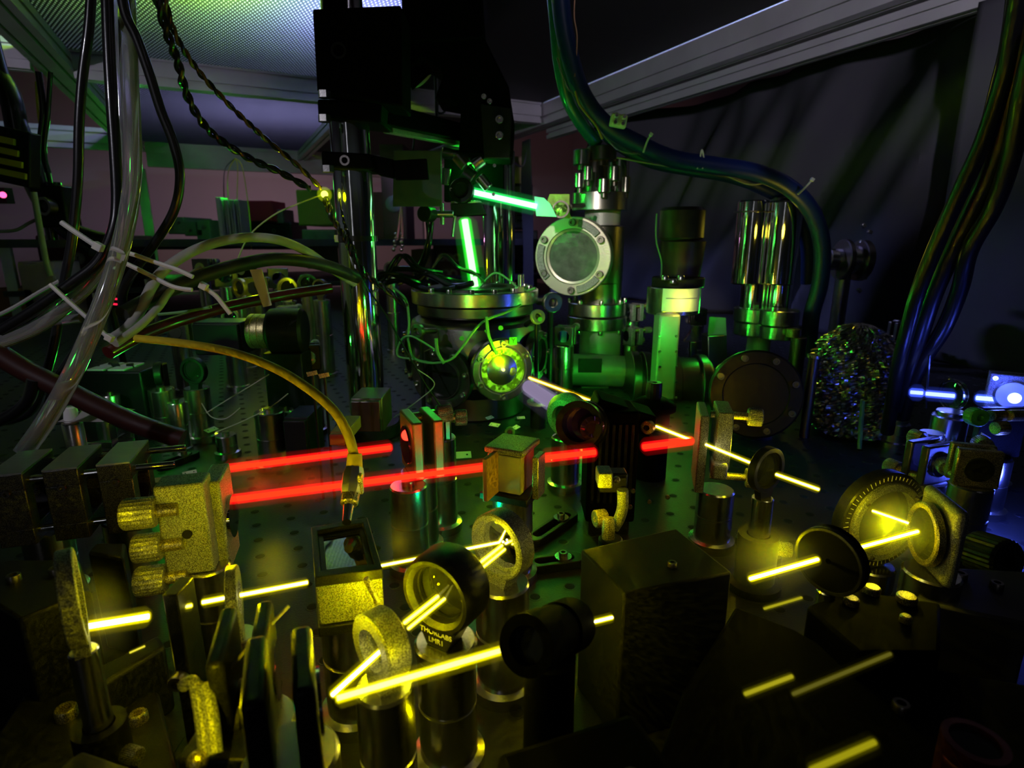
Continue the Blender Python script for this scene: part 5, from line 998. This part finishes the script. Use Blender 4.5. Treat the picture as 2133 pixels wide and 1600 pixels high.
# dark cable trunk at the far left
for k, (P, r, lb) in enumerate((
    ([(-30, 120), (20, 200), (40, 290), (70, 380), (120, 460), (200, 520)], .014, 'fat black corrugated trunk falling along the left edge'), ([(-20, 60), (10, 170), (60, 300), (90, 400), (110, 500)], .008, 'black cable next to the fat trunk'),
    ([(80, 150), (90, 230), (85, 300), (100, 360)], .004, 'dark cable bunch strand below the frame bar, left one'), ([(105, 150), (100, 240), (92, 310), (104, 380)], .003, 'dark cable bunch strand below the frame bar, right one'),
    ([(75, 170), (80, 240), (92, 300)], .0015, 'yellowish thin wire in the dark cable bunch'), ([(110, 380), (125, 440), (160, 480), (220, 500)], .010, 'black hose running from the cable bunch behind the white tie tail'),
    ([(70, 400), (82, 470), (95, 540), (105, 575)], .004, 'speckled grey strip cable hanging down left of the zip ties'))):
    cable('trunk_cable', lb, pts(.9 if k in (0, 1, 5) else .85, *P), r, [BCA, BCA, BCA, BCA, YWI, BCA, GHO][k], n=12)
t = thing('connector_block', 'black connector block with dull yellow slats at the left edge', 'connector', W(20, 360, .80)); q = W(18, 325, .80); build('body', M().box(q + V((0, .012, 0)), (.05, .02, .07), Matrix.Rotation(R(12), 3, 'Y')), BLK, t, bev=.002)
for k in range(4): build('slat', M().box(q + V((-.004 + .002 * k, -.001, .020 - .014 * k)), (.034, .004, .008), Matrix.Rotation(R(12), 3, 'Y')), YFI, t, bev=.0008)
t = thing('small_camera', 'little black camera body with teal glints under the left trunk', 'camera', W(100, 470, .88)); q = W(98, 430, .88); build('body', M().box(q + V((0, .02, 0)), (.045, .03, .06)), BLK, t, bev=.003); build('lens_ring', M().ring(q, (-.2, -1, 0), .009, .013, .012, 30), DST, t); build('lens', M().cyl(q, q + V((0, .003, 0)), .0095, n=24), LENS, t)
# plastic-wrapped cables on the right
H2 = 'black plastic-wrapped cables hanging at the right'
BPL = mat('wrapped_black_plastic', (.008, .008, .010), .30, bump=.5, bscale=60, stretch=(3, 3, .6))
for k, (P, r, lb) in enumerate((([(2128, -40), (2110, 60), (2092, 160), (2050, 290), (2000, 400), (1955, 500), (1915, 600), (1892, 680), (1872, 760), (1858, 840), (1848, 900)], .0060, 'leftmost wrapped black cable with yellow and blue glints'),
        ([(2150, -40), (2138, 80), (2110, 190), (2075, 330), (2030, 430), (1985, 520), (1945, 610), (1915, 700), (1890, 780), (1872, 850)], .0075, 'second wrapped black cable, with a green glint'),
        ([(2165, 60), (2130, 200), (2105, 330), (2070, 430), (2020, 520), (2000, 600), (1968, 680), (1930, 740), (1900, 800), (1880, 870)], .0065, 'rightmost wrapped black cable, with long amber and blue glints'),
        ([(2108, -30), (2100, 40), (2088, 110), (2070, 180), (2050, 260)], .0030, 'thin wrapped cable with a bright white edge at the top right'))):
    cable('wrapped_cable', lb, pts((.42, .55), *P), r, BPL, n=16, group=H2)
cable('thin_wire', 'thin bluish wire hanging down to the blue beam', pts(.50, (1936, 740), (1932, 800), (1928, 850)), .0010, BCA, 'wire', n=6)
# cables round the hose knot near the lower left and loose wires
for k, P in enumerate(([(430, 860), (470, 835), (520, 805), (560, 780)], [(450, 900), (500, 880), (560, 850), (600, 820)], [(420, 840), (440, 868), (470, 872), (500, 850)], [(820, 870), (870, 835), (905, 800), (870, 770)], [(1068, 330), (1100, 352), (1132, 310)])):
    cable('loose_wire', ['fine wire slanting through the dark middle left, upper strand', 'fine wire slanting through the dark middle left, lower strand', 'fine reddish wire curl left of the red glow', 'fine wire crossed in front of the lower chamber port', 'thin black wire crossing the pinkish gap'][k], pts(.50 if k < 3 else (.57 if k == 3 else 1.5), *P), .0005 if k < 4 else .002, GHO if k < 4 else BCA, 'wire', n=5) if k < 4 else cable('loose_wire', 'thin black wire crossing the pinkish gap from the thin post to the curtain', [V((x3, 1.02, CZ + .13)), W(1090, 345, 1.4), RM(1.0, 1.93, W(1130, 305, 2.1).z)], .002, BCA, 'wire', n=5)
# ------------------------------------------------------------------ crowd of mounts on the far half of the table
def small_mount(label, u, v, y, R_=.0127, kind='lens', deg=0, m=None, mg=None, pr=.0127, nm='lens_mount'):
    c = W(u, v, y); ax = yaw(deg)
    if kind == 'lens': return lens_mount(label, c, ax, R_, .007, postr=pr, mring=m or BLK, mglass=mg or LENS, name=nm)
    return kin_mount(label, c, ax, R_ * 2.2, .007, .007, mg or MIR, m or BLK, ((1, 1), (-1, -1)), .011, .005)
small_mount('green-glinting lens, first of the row left of the brown hose', 240, 776, .62, .0125, 'lens', -40)
small_mount('green-glinting lens with a yellow core, second of the row', 274, 778, .62, .0115, 'lens', -60)
small_mount('green-glinting lens in the middle of the dark row', 330, 778, .60, .0125, 'lens', -65)
small_mount('dim green speckled lens at the right end of the row', 404, 772, .60, .0145, 'lens', -10)
for k, (u, v, y, r, lb) in enumerate(((336, 812, .58, .0105, 'bright green-streaked steel post below the lens row'), (398, 830, .60, .012, 'dim green post right of the bright-streaked one'), (228, 822, .58, .009, 'green-lit post left of the bright-streaked one'), (296, 812, .64, .009, 'faint post behind the grey paper tag'), (366, 838, .56, .008, 'thin post with a white streak between the green posts'), (560, 856, .52, .0135, 'grey steel post left of the fibre arch'), (590, 853, .56, .010, 'dim green post beside the grey one'), (850, 1010, .345, .012, 'smooth post with a yellow streak below the bronze-lit mount'), (1085, 1238, .235, .0118, 'silvery pedestal post with two bright bands right of the lettered mount') if False else (470, 905, .55, .010, 'dark post in the red haze'))):
    q = W(u, v, y); t = thing('steel_post', lb, 'post', (q.x, q.y, TZ)); post_parts(t, q.x, q.y, q.z, r); build('set_screw', M().cyl((q.x, q.y, q.z), (q.x, q.y, q.z + .003), r * .35, n=14), DST, t)
t = thing('black_case', 'low black case with four pale light-reflecting squares, left of the lens row', 'case', W(225, 800, .60)); q = W(225, 772, .60); build('case_body', M().box((q.x, .62, (q.z + TZ) / 2), (.075, .05, q.z - TZ)), BLK, t, bev=.002)
for i in range(2):
    for j in range(2): build('reflecting_square', M().box((q.x - .012 + .022 * i, .605 + .02 * j, q.z + .001), (.018, .015, .002)), LAB, t, bev=.0005)  # pale squares stand in for light reflected off the case
rows = [('post-mounted mirror lit yellow under the hose arcs, leftmost', 470, 575, 1.00, .016, 'kin', 20, ANO), ('yellow-sparkling mount between the hose arcs', 500, 600, .95, .016, 'lens', -30, BRS), ('tall dark mount with green rim left of the paper strip', 505, 560, 1.1, .016, 'kin', -20, BLK),
        ('bright clear block right of the yellow-sparkling mount', 530, 600, 1.0, .016, 'kin', 0, ANO), ('mount with a pinkish streak below the black hose', 640, 590, 1.0, .016, 'lens', 30, DST), ('silvery round mount below the black hose', 600, 600, 1.0, .018, 'lens', 0, STL),
        ('dim mirror mount at the foot of the grey cabinet', 580, 580, 1.2, .018, 'kin', 25, DST), ('small lens mount left of the chrome post under the hoses', 668, 600, .9, .014, 'lens', -20, DST), ('olive lit mirror mount above the motor barrel', 600, 660, .85, .014, 'kin', 10, DST),
        ('yellow-lit ring mount in front of the far posts', 480, 660, .82, .012, 'lens', 10, BRS), ('far mirror mount just left of the long zip tie', 420, 560, 1.2, .018, 'kin', -15, DST), ('far lens mount behind the black bent cable', 310, 560, 1.3, .018, 'lens', 10, DST),
        ('far mount with purple rim behind the second black cable', 200, 590, 1.3, .018, 'kin', 10, DST), ('mount lit green under the film lead', 370, 690, .80, .014, 'kin', -10, ANO), ('dark mirror mount behind the fibre arch', 640, 745, .62, .0127, 'kin', 20, BLK),
        ('far lens mount right of the chrome post', 815, 560, 1.1, .014, 'lens', 0, DST), ('green-lit mount beside the lower column flange', 1175, 700, .78, .012, 'kin', -20, DST), ('slim green-edged mount left of the column tube', 1190, 690, .95, .014, 'lens', 30, DST),
        ('green-lit mirror mount between the two columns, upper', 1312, 650, .90, .012, 'kin', -70, ANO), ('green-lit mirror mount between the two columns, lower', 1310, 700, .88, .012, 'kin', -70, ANO), ('dim mount behind the square tube', 1455, 660, 1.1, .014, 'kin', 0, DST),
        ('dark mount at the table end behind the foil bundle', 1880, 690, 1.0, .014, 'kin', 10, DST)]
for lb, u, v, y, r, kd, dg, m_ in rows: small_mount(lb, u, v, y, r, kd, dg, m_)
t = thing('motor', 'black motor with a golden ribbed barrel under the hose arcs', 'motor', W(560, 740, .62)); a_, b_ = W(525, 690, .60), W(562, 690, .60); build('barrel', M().lathe(a_, b_ - a_, [(0, 0), (.018, 0), (.018, .0045), (.0175, .005), (.018, .0055), (.018, .0115), (.0175, .012), (.018, .0125), (.018, (b_ - a_).length), (0, (b_ - a_).length)], 40), BRS, t)
q = W(595, 700, .60); build('housing', M().cyl(b_, b_ + V((.036, .004, 0)), .024, n=40, bev=.003), BLK, t); build('foot', M().box((q.x, .60, (q.z + TZ) / 2 - .008), (.04, .03, q.z - TZ - .016)), BLK, t, bev=.001)
for k, (u, v, u2, v2, y, lb) in enumerate(((410, 672, 500, 740, .66, 'black control box under the red hose'), (735, 830, 795, 900, .50, 'dull grey block behind the fibre connector'), (600, 870, 640, 960, .50, 'dark block at the left end of the upper red beam'), (690, 900, 722, 925, .40, 'small orange-lit block just left of the fibre boot'))):
    t = case(lb, u, v, u2, v2, y, .04, [BLK, DST, BLK, mat('orange_anodised', (.35, .15, .05), .5)][k], None, '', 'metal_block', 'block')
for k, (u, v, lb) in enumerate(((650, 778, 'left small yellow speckled reflector plate behind the fibre arch'), (675, 782, 'right small yellow speckled reflector plate behind the fibre arch'))):
    p = W(u, v, .45); t = thing('reflector_plate', lb, 'plate', p); build('plate', M().box(p, (.0085, .0005, .0035), Matrix.Rotation(R(-12), 3, 'Y')), BRS, t); build('stalk', M().cyl((p.x, p.y + .001, TZ), p + V((0, .001, 0)), .0012, n=8), BLK, t)

# patches of thin haze where the beams scatter most
hz = bpy.data.materials.new('thin_haze'); hz.use_nodes = True; nt = hz.node_tree; nt.nodes.remove(nt.nodes['Principled BSDF']); vs_ = nt.nodes.new('ShaderNodeVolumeScatter')

tc = nt.nodes.new('ShaderNodeTexCoord'); mp_ = nt.nodes.new('ShaderNodeMapping'); mp_.inputs['Location'].default_value = (-1, -1, -1); mp_.inputs['Scale'].default_value = (2, 2, 2)
gd = nt.nodes.new('ShaderNodeTexGradient'); gd.gradient_type = 'QUADRATIC_SPHERE'; mm = nt.nodes.new('ShaderNodeMath'); mm.operation = 'MULTIPLY'; mm.inputs[1].default_value = 14
nt.links.new(tc.outputs['Generated'], mp_.inputs[0]); nt.links.new(mp_.outputs[0], gd.inputs[0]); nt.links.new(gd.outputs[1], mm.inputs[0]); nt.links.new(mm.outputs[0], vs_.inputs['Density'])
vs_.inputs["Color"].default_value = (.95, .95, .95, 1); nt.links.new(vs_.outputs[0], nt.nodes['Material Output'].inputs['Volume'])
for p, e, lb in ((B(578, 1195), (.014, .012, .022), 'soft yellow haze round the left beam just before the black cube holder'), (B(830, 1130), (.010, .010, .022), 'soft yellow haze rising behind the right corner of the black cube holder'),
                 (B(1040, 1130) + V((0, .004, 0)), (.022, .012, .022), 'soft yellow haze round the silvery mirror'), (B(1600, 1165), (.026, .020, .020), 'soft yellow haze over the corner of the matte black box'),
                 (B(1865, 1090), (.034, .020, .026), 'soft yellow haze between the rotation mount and the end mirror'), (B(1085, 1345), (.012, .012, .018), 'soft yellow haze left of the black lens barrel'),
                 (B(215, 1290), (.012, .010, .026), 'soft yellow haze at the start of the leftmost beam'), (B(600, 1008), (.070, .016, .022), 'dark red haze between the two wide red beams'), (B(1400, 900), (.022, .012, .020), 'dark red haze right of the black tower')):
    mb = M().ball((0, 0, 0), 1, 20); mb.v = [V((q.x * e[0], q.y * e[1], q.z * e[2])) + p for q in mb.v]; build('haze', mb, hz, None, label=lb, cat='haze', kind='stuff', group=None)
for p, c_, e in ((B(578, 1195) + V((0, .002, .012)), YEL, .004), (B(830, 1130), YEL, .003), (B(1040, 1130) + V((.002, .006, .004)), YEL, .003), (B(1600, 1165) + V((0, .01, 0)), YEL, .006), (B(1085, 1345), YEL, .003), (B(215, 1290) + V((0, .002, .012)), YEL, .003)): L('POINT', p, c_, e, .004)  # points added inside the haze patches to make them glow

# small extras
cable('spring_wire', 'fine coiled spring wire slanting across the lower left in front of the plates', [W(602, 1262, .165), W(560, 1305, .160), W(500, 1368, .150), W(450, 1425, .142)], .0006, GHO, 'spring', n=6)
cable('white_tube', 'short white tube piece gleaming in the gap under the curved bracket', [W(853, 181, .86), W(870, 178, .86), W(884, 168, .85), W(897, 150, .83), W(905, 110, .78)], .0022, WPL, 'tube', n=10)
cable('white_tube', 'tiny pale tube beside the gleaming white piece', [W(848, 172, .86), W(856, 152, .85), W(866, 138, .83), W(875, 95, .78)], .0018, GHO, 'tube', n=8)
cable('yellow_lead', 'yellow lead lying on the frame bar seen through the bracket gap', [RM(.72, 2.005, HZ - .012), RM(.80, 2.005, HZ - .022), RM(.88, 2.005, HZ - .024)], .005, YWI, 'wire', n=8)
t = thing('hook_clamp', 'little black screw clamp hanging in the bracket gap', 'clamp', W(911, 265, 1.0)); build('rod', M().cyl(W(911, 262, 1.0), V((W(911, 262, 1.0).x, 1.0, HZ + .028)), .0030, n=14), BCA, t); build('hook', M().ring(W(918, 226, 1.0), (0, -1, 0), .006, .009, .004, 20), BCA, t); build('tip', M().ball(W(911, 266, 1.0), .006), STL, t)
for k, (u, lb) in enumerate(((826, 'left pink-lit wire with a beaded plug, hanging right of the chrome post'), (838, 'right pink-lit wire with a beaded plug, hanging right of the chrome post'))):
    t = thing('beaded_wire', lb, 'wire', W(u, 520, 1.1)); build('wire', M().tube([W(836, 430, 1.12), W(832 + k * 6, 465, 1.1), W(u, 500, 1.1)], .0022, 8), mat('pink_wire', (.5, .28, .30), .4), t)
    for j in range(5): build('bead', M().ball(W(u - 2 + (j % 2) * 2 - j * (1 - k), 488 + j * 8, 1.1), .0036, 10), STL, t)
L('POINT', W(832, 500, 1.04), (1, .35, .8), .02, .004)
t = thing('red_light_streak', 'two short streaks of red light behind the clear tubes', 'light_streak', W(232, 640, .75));  # glowing bars and housing added for a streak of red light
for v in (622, 633): build('bar', M().box(W(233, v, .75), (.013, .002, .0022), Matrix.Rotation(R(6), 3, 'Y')), emis('red_streak_glow', (1.4, .02, .08), 1), t)
build('housing', M().box(W(233, 628, .76) + V((0, .006, 0)), (.025, .010, .018)), BLK, t, bev=.001); build('stand', M().cyl((W(233, 628, .76).x, .766, TZ), W(233, 640, .766), .004, n=12), BLK, t)
t = thing('red_lamp_or_glare', 'tiny spot of red glare among the rods of the cage', 'lamp', W(42, 1030, .33)); build('bulb', M().ball(W(42, 1030, .33), .0012, 10), emis('red_glare_glow', (1.6, .02, .1), 1), t); build('socket', M().cyl((W(42, 1030, .33).x, .333, TZ), W(42, 1034, .333), .0022, n=12), BLK, t)  # glowing ball on a stalk, added for a spot of red glare
for k, (u, v, y, ax, r, lb) in enumerate(((1508, 772, .66, (-.3, -1, .2), .009, 'small gold ring fitting above the big dark flange'), (1120, 660, .62, (.4, -1, .3), .008, 'green-lit round fitting right of the chamber lid'), (1150, 630, .70, (.3, -1, 0), .012, 'shiny ribbed elbow fitting between the chamber and the column'), (870, 690, .60, (-.5, -1, 0), .008, 'tiny dark fitting left of the wire loop'), (1062, 900, .42, (0, -1, .2), .004, 'small green-lit nut lying near the paper tags'))):
    c = W(u, v, y); ax = V(ax).normalized(); t = thing('pipe_fitting', lb, 'fitting', (c.x, c.y, TZ)); build('ring', M().ring(c, ax, r * .5, r, r * .7, 28, r * .08), [BRS, SAT, STL, DST, GPL][k], t); build('stem', M().cyl(c - ax * r * .3, c - ax * r * 4 + V((0, 0, -.004)), r * .4, n=16), DST, t)
    build('prop', M().cyl((c.x, c.y + r * 2.5, TZ), (c.x, c.y + r * 2.5, c.z - r * .3), r * .3, n=12), BLK, t)
